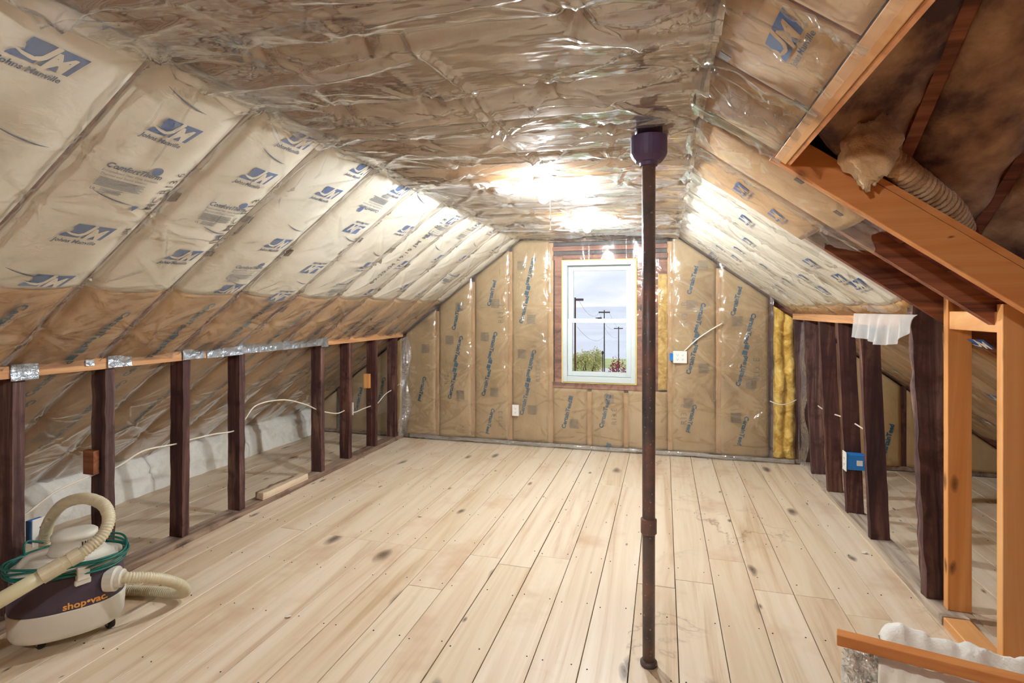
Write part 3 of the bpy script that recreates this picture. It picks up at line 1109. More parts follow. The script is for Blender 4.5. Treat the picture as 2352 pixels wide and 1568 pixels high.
# dormer skin (far slope, near slope, cheek, outer wall)
dk = MB()
def quad(a, b, c, d): dk.add([a, b, c, d], [(0, 1, 2, 3)])
zr = 3.5 - 0.72 * Yr
quad((0.3, Yr, zr + 0.13), (2.45, Yr, zr + 0.13), (2.45, 4.1, 3.63 - 0.72 * 4.1), (0.3, 1.95, 3.63 - 0.72 * 1.95))
quad((0.3, Yr, zr + 0.13), (0.3, -0.6, zr + 0.13 - 0.72 * (Yr + 0.6)), (2.45, -1.8, zr + 0.13 - 0.72 * (Yr + 1.8)), (2.45, Yr, zr + 0.13))
quad((0.3, -1.8, 2.02), (0.3, Yr, 2.02), (0.3, Yr, 2.95), (0.3, -1.8, 2.95))
quad((2.45, -1.8, 0), (2.45, 2.1, 0), (2.45, 2.1, 3.0), (2.45, -1.8, 3.0))
quad((0.3, -0.55, 1.9), (2.45, -0.55, 1.0), (2.45, -0.55, 3.0), (0.3, -0.55, 3.0))
dk.build('dormer_skin', 'brown_sheathing', rd)

# ================================================================== WINDOW AND OUTDOORS
W1 = empty('window_1', ((WX0 + WX1) / 2, YEND, WZ0), 'white double-hung window in the gable wall', kind='structure')


def frame_mb(x0, x1, z0, z1, y0, y1, wl_, wr2, wb, wt):
    return MB().bx(x0, x0 + wl_, y0, y1, z0, z1).bx(x1 - wr2, x1, y0, y1, z0, z1).bx(x0 + wl_, x1 - wr2, y0, y1, z0, z0 + wb).bx(x0 + wl_, x1 - wr2, y0, y1, z1 - wt, z1)


frame_mb(WX0, WX1, WZ0, WZ1, YEND - 0.03, Y1 + 0.02, 0.045, 0.045, 0.055, 0.045).build('window_frame', 'vinyl_white', W1, bevel=0.003)
frame_mb(WX0 + 0.046, WX1 - 0.046, WZ0 + 0.056, WZ1 - 0.046, YEND + 0.055, YEND + 0.10, 0.014, 0.014, 0.01, 0.014).build('inner_stop', 'vinyl_white', W1, bevel=0.002)
frame_mb(WX0 - 0.011, WX1 + 0.011, WZ0 - 0.011, WZ1 + 0.011, YEND - 0.022, YEND + 0.03, 0.0108, 0.0108, 0.0108, 0.0108).build('foam_bead', 'spray_foam', W1, label='yellow spray foam line around the frame')
ZM = 1.292
us = frame_mb(WX0 + 0.05, WX1 - 0.05, ZM - 0.02, WZ1 - 0.05, YEND + 0.06, YEND + 0.09, 0.045, 0.045, 0.035, 0.045).build('upper_sash', 'vinyl_white', W1, bevel=0.002)
MB().bx(WX0 + 0.09, WX1 - 0.09, YEND + 0.073, YEND + 0.077, ZM + 0.01, WZ1 - 0.09).build('pane', 'window_glass', us)
ls = frame_mb(WX0 + 0.046, WX1 - 0.046, WZ0 + 0.057, ZM + 0.012, YEND + 0.012, YEND + 0.05, 0.046, 0.046, 0.045, 0.04).build('lower_sash', 'vinyl_white', W1, bevel=0.002)
MB().bx(WX0 + 0.088, WX1 - 0.088, YEND + 0.029, YEND + 0.033, WZ0 + 0.098, ZM - 0.024).build('pane', 'window_glass', ls)
MB().bx(WX0 + 0.10, WX1 - 0.10, YEND + 0.004, YEND + 0.0118, ZM - 0.028, ZM - 0.018).build('lift_rail', 'vinyl_white', ls)
lk = MB().lathe((-0.62, YEND + 0.03, ZM + 0.013), (0, 0, 1), [(0, 0.022), (0.008, 0.02), (0.012, 0.012)], 12)
lk.beam((-0.66, YEND + 0.022, ZM + 0.02), (-0.60, YEND + 0.022, ZM + 0.026), 0.01, 0.008)
lk.build('sash_lock', 'wire_dark', ls)

# ground falling away to a lake
gy = np.linspace(8, 700, 40)
gx = np.linspace(-320, 320, 33)
GY, GX = np.meshgrid(gy, gx, indexing='ij')
def gz(x, y): return -4.6 - (y - 8) * 0.082 + 0.5 * (fbm(np.asarray(x) * 0.03, np.asarray(y) * 0.03, 4) - 0.5)
g = MB()
g.add(np.stack([GX, GY, gz(GX, GY)], -1).reshape(-1, 3), grid_faces(40, 33))
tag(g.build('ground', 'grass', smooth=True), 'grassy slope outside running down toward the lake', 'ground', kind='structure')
pr = np.linspace(10, 190, 40)
cx = 0.095 * 0 - 0.135 * pr + 6.0
rv = []
for x, y in zip(cx, pr):
    for e in (-4.5, 4.5):
        rv.append((x + e + (10 if e > 0 else 0), y, float(gz(x, y)) + 0.55))
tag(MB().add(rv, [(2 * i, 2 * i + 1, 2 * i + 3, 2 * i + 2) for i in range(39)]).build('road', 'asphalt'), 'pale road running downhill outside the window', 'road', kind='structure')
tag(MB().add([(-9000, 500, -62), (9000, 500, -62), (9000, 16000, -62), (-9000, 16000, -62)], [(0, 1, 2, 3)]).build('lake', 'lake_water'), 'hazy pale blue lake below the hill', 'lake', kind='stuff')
hv = []
hx = np.linspace(-9000, 9000, 60)
for x in hx:
    hv += [(x, 12000, -62), (x, 12400, -20 + 120 * fbm(x / 1500, 0.3, 9)), (x, 13500, -62)]
hf = []
for i in range(59):
    hf += [(3 * i, 3 * i + 3, 3 * i + 4, 3 * i + 1), (3 * i + 1, 3 * i + 4, 3 * i + 5, 3 * i + 2)]
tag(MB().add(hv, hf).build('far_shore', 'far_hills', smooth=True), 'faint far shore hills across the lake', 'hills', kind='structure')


def pole(name, px, py_top, Y, rad, mat, label, arm=None, base_py=852):
    b, tp = at_Y(px, base_py, Y), at_Y(px, py_top, Y)
    gzv = float(gz(b[0], Y)) - 0.3
    r0 = empty(name, (b[0], Y, gzv), label, 'utility pole', 'utility poles outside the window')
    MB().tube([(b[0], Y, gzv), (b[0], Y, tp[2])], np.array([rad * 1.15, rad * 0.8]), 8).build('post', mat, r0)
    if arm:
        for (xa, xb, py) in arm:
            A, B = at_Y(xa, py, Y - 0.15), at_Y(xb, py, Y - 0.15)
            MB().beam(A, B, 0.15, 0.18).build('crossarm', 'pole_grey', r0)
    return r0


pole('utility_pole', 1321, 683, 42, 0.075, 'pole_brown', 'near brown utility pole at the left side of the window view', [(1322, 1340, 688)])
pole('utility_pole', 1388, 712, 70, 0.085, 'pole_grey', 'middle grey utility pole with crossarm seen through the window', [(1375, 1401, 717)])
pole('utility_pole', 1421, 750, 110, 0.11, 'pole_grey', 'far small utility pole at the right side of the window view', [(1410, 1431, 754)])
wm = MB()
for (x0, y0, Y0_, x1, y1, Y1_) in ((1326, 751, 42, 1388, 772, 70), (1330, 690, 42, 1376, 718, 70), (1400, 718, 70, 1430, 755, 110), (1376, 718, 70, 1411, 755, 110), (1388, 750, 70, 1421, 772, 110)):
    A, B = at_Y(x0, y0, Y0_), at_Y(x1, y1, Y1_)
    q = np.linspace(0, 1, 14)[:, None]
    pth = A + (B - A) * q
    pth[:, 2] -= (0.8 * 4 * q * (1 - q)).ravel()
    wm.tube(pth, 0.010, 5)
tag(wm.build('power_lines', 'pole_grey'), 'thin power lines strung between the outdoor poles', 'wires')


def leaf_blob(mb, c, rx, rz, n, size):
    for _ in range(n):
        d = unit(rng.normal(0, 1, 3))
        rr = rng.random() ** 0.4
        p = np.array(c) + d * rr * np.array([rx, rx * 0.8, rz])
        a, b = unit(rng.normal(0, 1, 3)), unit(rng.normal(0, 1, 3))
        mb.add([p, p + a * size, p + a * size * 0.6 + b * size], [(0, 1, 2)])


def tree(name, label, px, Y, py_top, rx, crown, trunkmat, blobs, size, base_py=850, stems=5, cat='tree'):
    b = at_Y(px, base_py, Y)
    z0 = float(gz(b[0], Y)) - 0.2
    z1 = at_Y(px, py_top, Y)[2]
    r0 = empty(name, (b[0], Y, z0), label, cat)
    h = z1 - z0
    tr = MB()
    for i in range(stems):
        a = random.uniform(-1, 1) * rx * 0.7
        tr.tube([(b[0] + a * 0.5, Y, z0), (b[0] + a * 0.8, Y, z0 + h * 0.4), (b[0] + a, Y + 0.3, z0 + h * 0.75)], np.array([0.13, 0.09, 0.04]), 6)
    tr.build('trunk', trunkmat, r0)
    lm = MB()
    for i in range(blobs):
        a = random.uniform(-1, 1)
        leaf_blob(lm, (b[0] + a * rx * 0.8, Y + random.uniform(-1, 1), z0 + h * random.uniform(0.42, 0.9 - 0.25 * abs(a))), rx * 0.35, h * 0.16, 110, size)
    lm.build('crown', crown, r0)


tree('willow_tree', 'yellow-green budding tree left of the road outside', 1338, 95, 790, 1.9, 'willow_green', 'tree_trunk', 16, 0.28, stems=9)
tree('willow_tree', 'yellow-green budding tree nearest the road outside', 1366, 100, 794, 2.0, 'willow_green', 'tree_trunk', 16, 0.28, stems=9)
tree('plum_shrub', 'dark red leafed shrub at the right of the window view', 1424, 38, 792, 1.05, 'maroon_leaves', 'tree_trunk', 14, 0.13, cat='shrub', stems=6, base_py=856)
b = at_Y(1384, 850, 60)
lp = empty('street_lamp', (b[0], 60, float(gz(b[0], 60))), 'small dark lamp post beside the road outside', 'lamp post')
zt = at_Y(1384, 812, 60)[2]
MB().tube([(b[0], 60, float(gz(b[0], 60)) - 0.2), (b[0], 60, zt)], 0.05, 8).build('post', 'wire_dark', lp)
MB().lathe((b[0], 60, zt - 0.1), (0, 0, 1), [(0, 0.08), (0.3, 0.14), (0.42, 0.03)], 8).build('lantern', 'wire_dark', lp)
c0 = at_Y(1368, 846, 118)
cz = float(gz(c0[0], 118)) + 0.55
cz = max(cz, at_Y(1368, 850, 118)[2])
cr = empty('car', (c0[0], 118, cz), 'small white car driving up the road outside', 'car')
prof = [(-0.85, 0.3), (-0.85, 0.8), (-0.62, 0.86), (-0.52, 1.4), (0.52, 1.4), (0.62, 0.86), (0.85, 0.8), (0.85, 0.3)]
m = MB()
m.add([(c0[0] + x, y, cz + z) for y in (117, 121) for x, z in prof], [tuple(range(7, -1, -1)), tuple(range(8, 16))] + [(i, (i + 1) % 8, (i + 1) % 8 + 8, i + 8) for i in range(8)])
m.build('body', 'car_white', cr)
MB().bx(c0[0] - 0.5, c0[0] + 0.5, 116.96, 116.99, cz + 0.9, cz + 1.32).build('windscreen', 'car_glass', cr)
for e in (-0.7, 0.7):
    for yy in (117.6, 120.2):
        MB().lathe((c0[0] + e - 0.1, yy, cz + 0.3), (1, 0, 0), [(0, 0.3), (0.2, 0.3)], 12).build('wheel', 'rubber_black', cr)

# ================================================================== INSULATION
def ordinal(i): return ['first', 'second', 'third', 'fourth', 'fifth', 'sixth', 'seventh', 'eighth', 'ninth', 'tenth', 'eleventh', 'twelfth', 'thirteenth', 'fourteenth', 'fifteenth', 'sixteenth', 'seventeenth'][i]


NB = len(YK) - 1
S_JM = 1.115                       # where the white-faced batts stop on the left
LB, LK, CB, RB, RK = {}, {}, {}, {}, {}
for i in range(NB):
    a, b = YK[i] + 0.012, min(YK[i + 1], YEND) - 0.012
    if b - a < 0.05:
        continue
    seen = YK[i + 1] > 0.9
    w_ = ordinal(NB - 1 - i)
    o = batt_mb(SL, 0.015, S_JM, a, b, off=0.004).build('insulation_batt', 'white_facing', smooth=True)
    LB[i] = tag(o, f'white-faced insulation batt on the left slope, {w_} from the window wall', 'insulation', 'white-faced batts on the left slope')
    o = batt_mb(SL, S_JM + 0.004, 3.17, a, b, res=0.035).build('insulation_batt', 'kraft_paper', smooth=True)
    LK[i] = tag(o, f'brown paper-faced batt low on the left slope, {w_} from the window wall', 'insulation', 'brown batts low on the left slope')
    o = batt_mb(SC, 0.02, 1.545, a, b).build('insulation_batt', 'kraft_ceiling', smooth=True)
    CB[i] = tag(o, f'brown ceiling batt above the plastic, {w_} from the window wall', 'insulation', 'brown batts in the flat ceiling')
    if YK[i] >= 3.0:
        ra = 3.03 if YK[i] < 3.2 else a
        o = batt_mb(SR, 0.015, 1.20, ra, b).build('insulation_batt', 'white_facing', smooth=True)
        RB[i] = tag(o, f'white-faced insulation batt on the right slope, {w_} from the window wall', 'insulation', 'white-faced batts on the right slope')
        o = batt_mb(SR, 1.204, 3.05, ra, b, res=0.04).build('insulation_batt', 'kraft_paper', smooth=True)
        RK[i] = tag(o, f'brown paper-faced batt low behind the right knee wall, {w_} from the window wall', 'insulation', 'brown batts behind the right knee wall')
    elif YK[i] >= 2.0:
        rb_ = b if YK[i] < 2.5 else 2.975
        o = batt_mb(SR, 0.015, 0.66 if YK[i] > 2.5 else 0.70, max(a, 2.155), rb_).build('insulation_batt', 'kraft_paper', smooth=True)
        RB[i] = tag(o, 'short brown-faced batt above the bare bay ' + ('by the dark crooked stud' if YK[i] > 2.5 else 'next to the orange trimmer rafter'), 'insulation', 'white-faced batts on the right slope')
        o = batt_mb(SR, 1.95, 3.05, max(a, 2.155), rb_, res=0.04).build('insulation_batt', 'white_facing', smooth=True)
        RK[i] = tag(o, 'low white-faced batt seen ' + ('between the two new studs' if YK[i] > 2.5 else 'behind the nearest new stud'), 'insulation', 'white-faced batts on the right slope')
    else:
        o = batt_mb(SR, 0.015, s_hd - 0.05, a, b).build('insulation_batt', 'kraft_paper', smooth=True)
        RB[i] = tag(o, f'short batt above the pale dormer header, {w_} from the window wall', 'insulation', 'white-faced batts on the right slope')


def bay(t):
    return int(np.clip(np.searchsorted(YK, t) - 1, 0, NB - 1))


# --- lettering on the left slope
PRN = []
def layer(batt, mat, name):
    PRN.append((name, mat, MB(), batt))
    return PRN[-1][2]


logo_px = [(78, 118, 0), (375, 288, 0), (178, 522, 0), (403, 578, 0), (572, 395, 0), (738, 436, 0), (622, 552, 0), (815, 508, 1), (919, 521, 0), (718, 600, 1), (832, 605, 0), (850, 352, 0), (712, 270, 0),
           (925, 603, 0), (1040, 494, 1), (905, 432, 0), (1005, 590, 0), (1062, 592, 0), (848, 667, 0), (928, 655, 0), (972, 668, 0), (1135, 570, 0), (68, 652, 0), (1118, 494, 0), (1132, 520, 0), (620, 683, 1), (480, 683, 0)]
for px, py, fl_ in logo_px:
    s, t = SL.from_px(px, py)
    s = min(max(s, 0.10), S_JM - 0.03)
    i = bay(t)
    t = min(max(t, YK[i] + 0.10), min(YK[i + 1], YEND) - 0.10)
    b_ = LB[i]
    rot = math.pi * fl_
    put_logo(layer(b_, 'ink_blue', 'logo_print'), layer(b_, 'white_facing', 'logo_letters'), SL, s, t, 0.155, rot)
    sg = -1 if fl_ else 1
    if s + sg * 0.03 < S_JM - 0.02:
        put_text(layer(b_, 'ink_navy', 'lettering'), SL, 'Johns Manville', s + sg * 0.030, t - sg * 0.012, 0.15, rot, bold=0.025, shear=0.2)
for px, py, fl_ in ((300, 372, 0), (515, 458, 0), (566, 600, 0), (792, 642, 0), (840, 468, 1), (990, 530, 1), (1075, 520, 0), (1030, 625, 0)):
    s, t = SL.from_px(px, py)
    s = min(max(s, 0.12), S_JM - 0.14)
    i = bay(t)
    t = min(max(t, YK[i] + 0.13), min(YK[i + 1], YEND) - 0.13)
    b_ = LB[i]
    rot = math.pi * fl_
    sg = -1 if fl_ else 1
    put_text(layer(b_, 'ink_navy', 'lettering'), SL, 'ComfortTherm', s, t, 0.20, rot, bold=0.028, shear=0.2)
    put_disc(layer(b_, 'ink_blue', 'round_mark'), SL, s - sg * 0.022, t + sg * 0.066, 0.020, 0.0035)
    put_text(layer(b_, 'ink_navy', 'lettering'), SL, 'Encapsulated Fiber Glass Insulation', s + sg * 0.026, t, 0.20, rot)
    put_text(layer(b_, 'ink_navy', 'lettering'), SL, 'Thermal and Sound Control', s + sg * 0.043, t - sg * 0.015, 0.165, rot)
    put_lines(layer(b_, 'ink_steel', 'fine_print'), SL, s + sg * 0.078, t - sg * 0.005, 0.17, 0.042, 7, rot)
    put_text(layer(b_, 'ink_navy', 'lettering'), SL, 'UL', s + sg * 0.115, t - sg * 0.08, 0.018, rot)
    put_lines(layer(b_, 'ink_steel', 'fine_print'), SL, s + sg * 0.115, t - sg * 0.02, 0.08, 0.022, 4, rot)
for px, py, fl_ in ((415, 215, 0), (615, 345, 0), (245, 437, 0), (500, 520, 0), (30, 292, 0), (668, 513, 0), (858, 575, 0), (795, 540, 0), (55, 612, 0), (345, 655, 0), (545, 640, 0), (950, 445, 0), (990, 560, 0), (1085, 555, 0), (700, 640, 0)):
    s, t = SL.from_px(px, py)
    i = bay(t)
    t = min(max(t, YK[i] + 0.12), min(YK[i + 1], YEND) - 0.12)
    if 0.05 < s < S_JM - 0.05:
        put_swoosh(layer(LB[i], 'ink_navy', 'swoosh_mark'), SL, s, t, 0.17)
for px, py in ((295, 460), (228, 35), (490, 530)):
    s, t = SL.from_px(px, py)
    put(layer(LB[bay(t)], 'ink_blue', 'triangle_mark'), SL, np.array([(-0.5, 0.4), (0.5, 0.4), (0, -0.5)]), [(0, 2, 1)], s, t, 0.03)
for txt_, (xa, ya), (xb, yb) in (('09-29-04 19:19 JM MC R13', (850, 642), (1012, 490)), ('MC R13 6', (330, 487), (432, 368)), ('JM MC R13', (478, 572), (603, 425)), ('JM', (285, 530), (302, 510)), ('MC R13', (668, 568), (720, 505)), ('JM MC R13', (905, 640), (1030, 510))):
    s0, t0 = SL.from_px(xa, ya)
    s1, t1 = SL.from_px(xb, yb)
    i = bay((t0 + t1) / 2)
    tm = min(YK[i + 1], YEND) - 0.055 if txt_[0] != '0' else (t0 + t1) / 2
    ln = abs(s1 - s0)
    put_text(layer(LB[i], 'ink_brown', 'date_stamp'), SL, txt_, (s0 + s1) / 2, tm, min(ln, 0.95) * (1.0 if txt_[0] == '0' else 0.72), math.pi / 2, bold=0.004)
# --- the maker's word running along the low brown batts
for i in sorted(LK):
    if YK[i + 1] < 0.9:
        continue
    tc_ = (YK[i] + min(YK[i + 1], YEND)) / 2
    for j, s in enumerate((1.52, 2.28, 2.95)):
        s = s + random.uniform(-0.12, 0.08)
        if s < 2.65:
            put_brand_pair(layer(LK[i], 'ink_teal', 'lettering'), SL, s, tc_ + random.uniform(-0.03, 0.05), 0.28, math.radians(80), 'L')
            put_block(layer(LK[i], 'ink_grey', 'fine_print'), SL, s + 0.2, tc_ - 0.11, 0.09, 0.09, 0, 'L')
# --- right slope prints
for px, py in ((1621, 559), (1663, 566), (1706, 569), (1700, 587), (1727, 500), (1800, 488), (1732, 549), (1798, 656), (1816, 641), (1857, 633), (1877, 597), (1943, 634), (1645, 585), (1760, 610), (1845, 60), (1720, 430), (1900, 660), (1990, 650)):
    s, t = SR.from_px(px, py)
    i = bay(t)
    b_ = RB.get(i)
    if b_ is None:
        continue
    s = min(max(s, 0.09), (1.1 if YK[i] >= 3.0 else 0.24 if YK[i] < 2 else 0.55))
    t = min(max(t, YK[i] + 0.10), min(YK[i + 1], YEND) - 0.10)
    put_logo(layer(b_, 'ink_blue', 'logo_print'), layer(b_, 'white_facing' if YK[i] >= 3.0 else 'kraft_paper', 'logo_letters'), SR, s, t, 0.14, 0, 'R')
    put_text(layer(b_, 'ink_navy', 'lettering'), SR, 'Johns Manville', s + 0.026, t, 0.14, 0, bold=0.012, shear=0.2, frame='R')
for i in sorted(RK):
    if YK[i] >= 2.5:
        tc_ = (YK[i] + min(YK[i + 1], YEND)) / 2
        for s in (1.5, 2.1, 2.6):
            put_logo(layer(RK[i], 'ink_blue', 'logo_print'), layer(RK[i], 'white_facing', 'logo_letters'), SR, s, tc_ + random.uniform(-.06, .06), 0.14, 0, 'R')
# one faint logo on the ceiling batt nearest the left edge
s, t = SC.from_px(535, 108)
put_logo(layer(CB[bay(t)], 'ink_navy', 'logo_print'), layer(CB[bay(t)], 'kraft_ceiling', 'logo_letters'), SC, s, t, 0.16, 0, 'E')

# --- end wall batts
EB = {}
bays = list(zip(XE[:-1], XE[1:]))
names = {}
n_e = 0
for i, (a, b) in enumerate(bays):
    mid = (a + b) / 2
    top = lambda t: ztop(t) - 0.075
    if -1.12 < a < 0.0 and b < 0.1:
        top = 0.60
    if abs(a - 0.944) < 0.01:
        o = batt_mb(SE, 0.045, lambda t: ztop(t) - 0.11, a + 0.02, b - 0.01, res=0.012, thick=0.07, lump=0.06, lobes=0.045).build('insulation_batt', 'yellow_fiberglass', smooth=True)
        EB[i] = tag(o, 'bare yellow fiberglass batt in the right corner of the gable wall', 'insulation')
        continue
    o = batt_mb(SE, 0.042, top, a + 0.021, b - 0.021, res=0.03, thick=0.07).build('insulation_batt', 'kraft_paper_wall', smooth=True)
    if mid < -2.76:
        lab = f'brown gable batt behind the left knee wall, {ordinal(i)} from the eave'
    elif mid < -1.1:
        lab = f'brown gable batt left of the window, {ordinal(6 - i)} from the window'
    elif mid < 0.0:
        lab = f'short brown batt under the window, {ordinal(i - 7)} from the left'
    elif mid < 1.0:
        lab = 'brown gable batt right of the window, ' + ('beside the black pipe' if i == 10 else 'next to the bare yellow batt')
    else:
        lab = f'brown gable batt behind the right knee wall, {ordinal(i - 13)} from the studs'
    EB[i] = tag(o, lab, 'insulation', 'brown paper-faced batts on the gable wall')
    # folded paper edges stapled over the stud
o = batt_mb(SE, 0.62, 1.74, -0.055, 0.035, res=0.015, thick=0.07, lump=0.03).build('insulation_batt', 'yellow_fiberglass', smooth=True)
tag(o, 'narrow bare yellow batt between the window and the wall, behind the black pipe', 'insulation')
for i, x in enumerate(XE[4:13]):
    if abs(x - 0.944) < 0.01:
        continue
    zt = 0.58 if -1.0 < x < -0.2 else float(ztop(x)) - 0.10
    n_ = 60
    z = np.linspace(0.045, zt, n_)
    wv_ = 0.006 * (fbm(z * 7, z * 0 + i, 3) - 0.5)
    m = MB()
    V = []
    for e, h in ((-0.026, 0.006), (-0.012, 0.0135), (0.010, 0.0125), (0.027, 0.006)):
        V.append(SE.pt(z, x + e + wv_, h + 0.004 * (vn(z * 16, z * 0 + e * 99, i) - 0.5)))
    m.add(np.concatenate(V), [(c * n_ + k, c * n_ + k + 1, (c + 1) * n_ + k + 1, (c + 1) * n_ + k) for c in range(3) for k in range(n_ - 1)])
    m.build('paper_flange', 'kraft_fold', EB.get(min(i + 4, 12), list(EB.values())[0]), smooth=True, label='lighter folded paper edge stapled over the stud')
pair_px = [(1131, 634), (1213, 667), (1048, 843), (1126, 835), (1214, 877), (972, 930), (1307, 903), (1598, 777), (1712, 803), (1588, 1003), (1706, 1032), (1050, 690), (1590, 600), (1690, 640), (1128, 1005), (1380, 1010), (1395, 900), (2040, 960), (850, 880), (880, 930)]
for px, py in pair_px:
    r_ = at_Y(px, py, YEND)
    x, z = r_[0], r_[2]
    i = int(np.clip(np.searchsorted(XE, x) - 1, 0, len(XE) - 2))
    if i not in EB or i == 12:
        continue
    a, b = XE[i], XE[i + 1]
    if 6 < i < 10:
        v, f, wd = glyphs('CertainTeed', 0.012)
        tl = math.radians(76)
        put_text(layer(EB[i], 'ink_teal', 'lettering'), SE, 'CertainTeed', z - 0.21, (a + b) / 2 - 0.03, 0.29, tl, 0.004, 'E', 0.04)
        q, qf = poly_grid(-0.021, 0.021, -0.021, 0.021, 2, 2)
        put(layer(EB[i], 'ink_teal', 'lettering'), SE, q, qf, z - 0.04, (a + b) / 2 + 0.012, 1.0, tl, 0.004, 'E')
        continue
    x = min(max(x, a + 0.13), b - 0.13)
    zt = float(ztop(x)) - 0.1
    if z + 0.34 < zt and z - 0.34 > 0.03:
        put_brand_pair(layer(EB[i], 'ink_teal', 'lettering'), SE, z, x, 0.29, math.radians(76))
    else:
        zz = max(z - 0.18, 0.22) if z + 0.34 >= zt else max(z + 0.18, 0.2)
        put_text(layer(EB[i], 'ink_teal', 'lettering'), SE, 'CertainTeed', min(zz, zt - 0.2), x, 0.275, math.radians(76 if z + 0.34 >= zt else 256), 0.004, 'E', 0.04)
for px, py in ((1200, 610), (1140, 697), (1058, 705), (1116, 773), (1035, 780), (1201, 812), (1222, 733), (1138, 900), (1060, 905), (1224, 940), (1320, 972), (1400, 915), (1588, 700), (1693, 737), (1616, 845), (1582, 925), (1724, 880), (1690, 958), (1615, 610), (980, 800)):
    r_ = at_Y(px, py, YEND)
    i = int(np.clip(np.searchsorted(XE, r_[0]) - 1, 0, len(XE) - 2))
    if i in EB and i != 12:
        put_block(layer(EB[i], 'ink_grey', 'fine_print'), SE, r_[2], min(max(r_[0], XE[i] + 0.075), XE[i + 1] - 0.075), 0.095, 0.095)
for px, py, tx in ((1151, 720, 'R13  3'), (1237, 850, 'R13 ETR'), (1571, 720, 'R13   B'), (1736, 845, 'R13  E'), (1570, 950, 'R13  3'), (1151, 960, 'R13 3'), (1411, 955, 'R13 E'), (1028, 870, 'R13')):
    r_ = at_Y(px, py, YEND)
    i = int(np.clip(np.searchsorted(XE, r_[0]) - 1, 0, len(XE) - 2))
    if i in EB and i != 12:
        put_text(layer(EB[i], 'ink_grey', 'stamp'), SE, tx, r_[2], min(max(r_[0], XE[i] + 0.06), XE[i + 1] - 0.06), 0.032 * len(tx), math.pi / 2, 0.0042, 'E', 0.004)
for name, mat, mb, batt in PRN:
    attach(mb, name, mat, batt)

# --- dirty batts under the dormer roof
xs_d = [0.385, 0.80, 1.15, 1.55, 1.95, 2.4]
for i, (a, b) in enumerate(zip(xs_d[:-1], xs_d[1:])):
    o = batt_mb(SD, d_s(Yr), valley, a + 0.024, b - 0.024, res=0.03, thick=0.06, lump=0.05).build('insulation_batt', 'dirty_batt', smooth=True)
    tag(o, f'grimy brown batt under the dark dormer roof, {ordinal(i)} from the pale header', 'insulation', 'grimy batts in the dormer')

# --- fluffy white insulation along the left eave
for i, (a, b) in enumerate(((0.6, 1.955), (1.956, 3.305), (3.306, 4.305), (4.306, 5.43))):
    n_y, n_p = int((b - a) / 0.03), 12
    yy = np.linspace(a, b, n_y)
    th = np.linspace(0, 1, n_p)
    px_ = np.interp(th, [0, 0.25, 0.6, 0.85, 1], [-3.78, -3.80, -3.83, -3.87, -3.95])
    pz_ = np.interp(th, [0, 0.25, 0.6, 0.85, 1], [0.0, 0.10, 0.19, 0.25, 0.29])
    Yg, Pg = np.meshgrid(yy, np.arange(n_p), indexing='ij')
    lump = 0.05 * (fbm(Yg * 6, Pg * 0.6, 17) - 0.5)
    V = np.stack([px_[None, :] + lump, Yg, np.maximum(pz_[None, :] + lump * 0.8 * (Pg > 0), 0.001)], -1)
    m = MB()
    V2 = V.copy(); V2[..., 0] = -4.0; V2[..., 2] = np.minimum(V2[..., 2], 0.12)
    N = n_y * n_p
    m.add(np.vstack([V.reshape(-1, 3), V2.reshape(-1, 3)]), grid_faces(n_y, n_p) + [tuple(q + N for q in f[::-1]) for f in grid_faces(n_y, n_p)]
          + [(j, j + 1, j + 1 + N, j + N) for j in range(n_p - 1)] + [((n_y - 1) * n_p + j + 1, (n_y - 1) * n_p + j, (n_y - 1) * n_p + j + N, (n_y - 1) * n_p + j + 1 + N) for j in range(n_p - 1)])
    o = m.build('eave_batt', 'white_fiberglass', smooth=True)
    tag(o, f'fluffy white insulation along the floor behind the left studs, {ordinal(3 - i)} piece from the window wall', 'insulation', 'white eave insulation behind the left studs')

# ================================================================== PLASTIC SHEETS
def staple_grid(S, seams, ss, jit=0.05, jt=0.006):
    return [(s + random.uniform(-jit, jit), t + random.uniform(-jt, jt)) for t in seams for s in ss]


seam_v = [y for y in YK if y > 0.3 and y < YEND]
stL = [(0.0, y) for y in seam_v] * 2 + staple_grid(SL, seam_v, (0.36, 0.70, 1.08, 1.42, 1.72, 2.2, 2.7))
fL = sheet('plastic_sheet', 'clear plastic sheet stapled over the left slope', SL, 0.0, 3.12, 0.35, YEND - 0.015, 'film_slope', stL, folds=200, seed=3, wr=0.015, lanes=30)
stC = [(0.0, y) for y in seam_v] * 2 + [(1.56, y) for y in seam_v] * 2 + staple_grid(SC, seam_v, (0.38, 0.75, 1.12), 0.12)
fC = sheet('plastic_sheet', 'shiny clear plastic sheet stretched across the flat ceiling', SC, 0.0, 1.565, 0.35, YEND - 0.015, 'film_ceiling', stC, folds=170, seed=4, sag=0.05, wr=0.018, lanes=110, gat=0.8, creases=[(SC.from_px(908, 0), SC.from_px(1185, 262)), (SC.from_px(1040, 158), SC.from_px(1255, 360)), (SC.from_px(1420, 170), SC.from_px(1640, 90))])
s_k = 1.235
stR = [(0.0, y) for y in seam_v] * 2 + staple_grid(SR, [y for y in seam_v if y > 2.9], (0.3, 0.6, 0.9, 1.2)) + staple_grid(SR, [y for y in seam_v if y < 2.9], (0.28, 0.6), 0.03)
fR = sheet('plastic_sheet', 'clear plastic sheet over the right slope, far part', SR, 0.0, s_k, 2.985, YEND - 0.015, 'film_right', stR, folds=130, seed=5, wr=0.014, lanes=14, gat=1.2)
sheet('plastic_sheet', 'clear plastic sheet over the right slope above the bare rafters', SR, 0.0, lambda t: 0.70 + 0.16 * vn(t * 5, t * 0, 3) + 0.12 * np.exp(-((t - 2.57) / 0.06) ** 2), 2.105, 2.984, 'film_right', stR, folds=40, seed=6, wr=0.016, gap=0.012, lanes=5, gat=1.2)
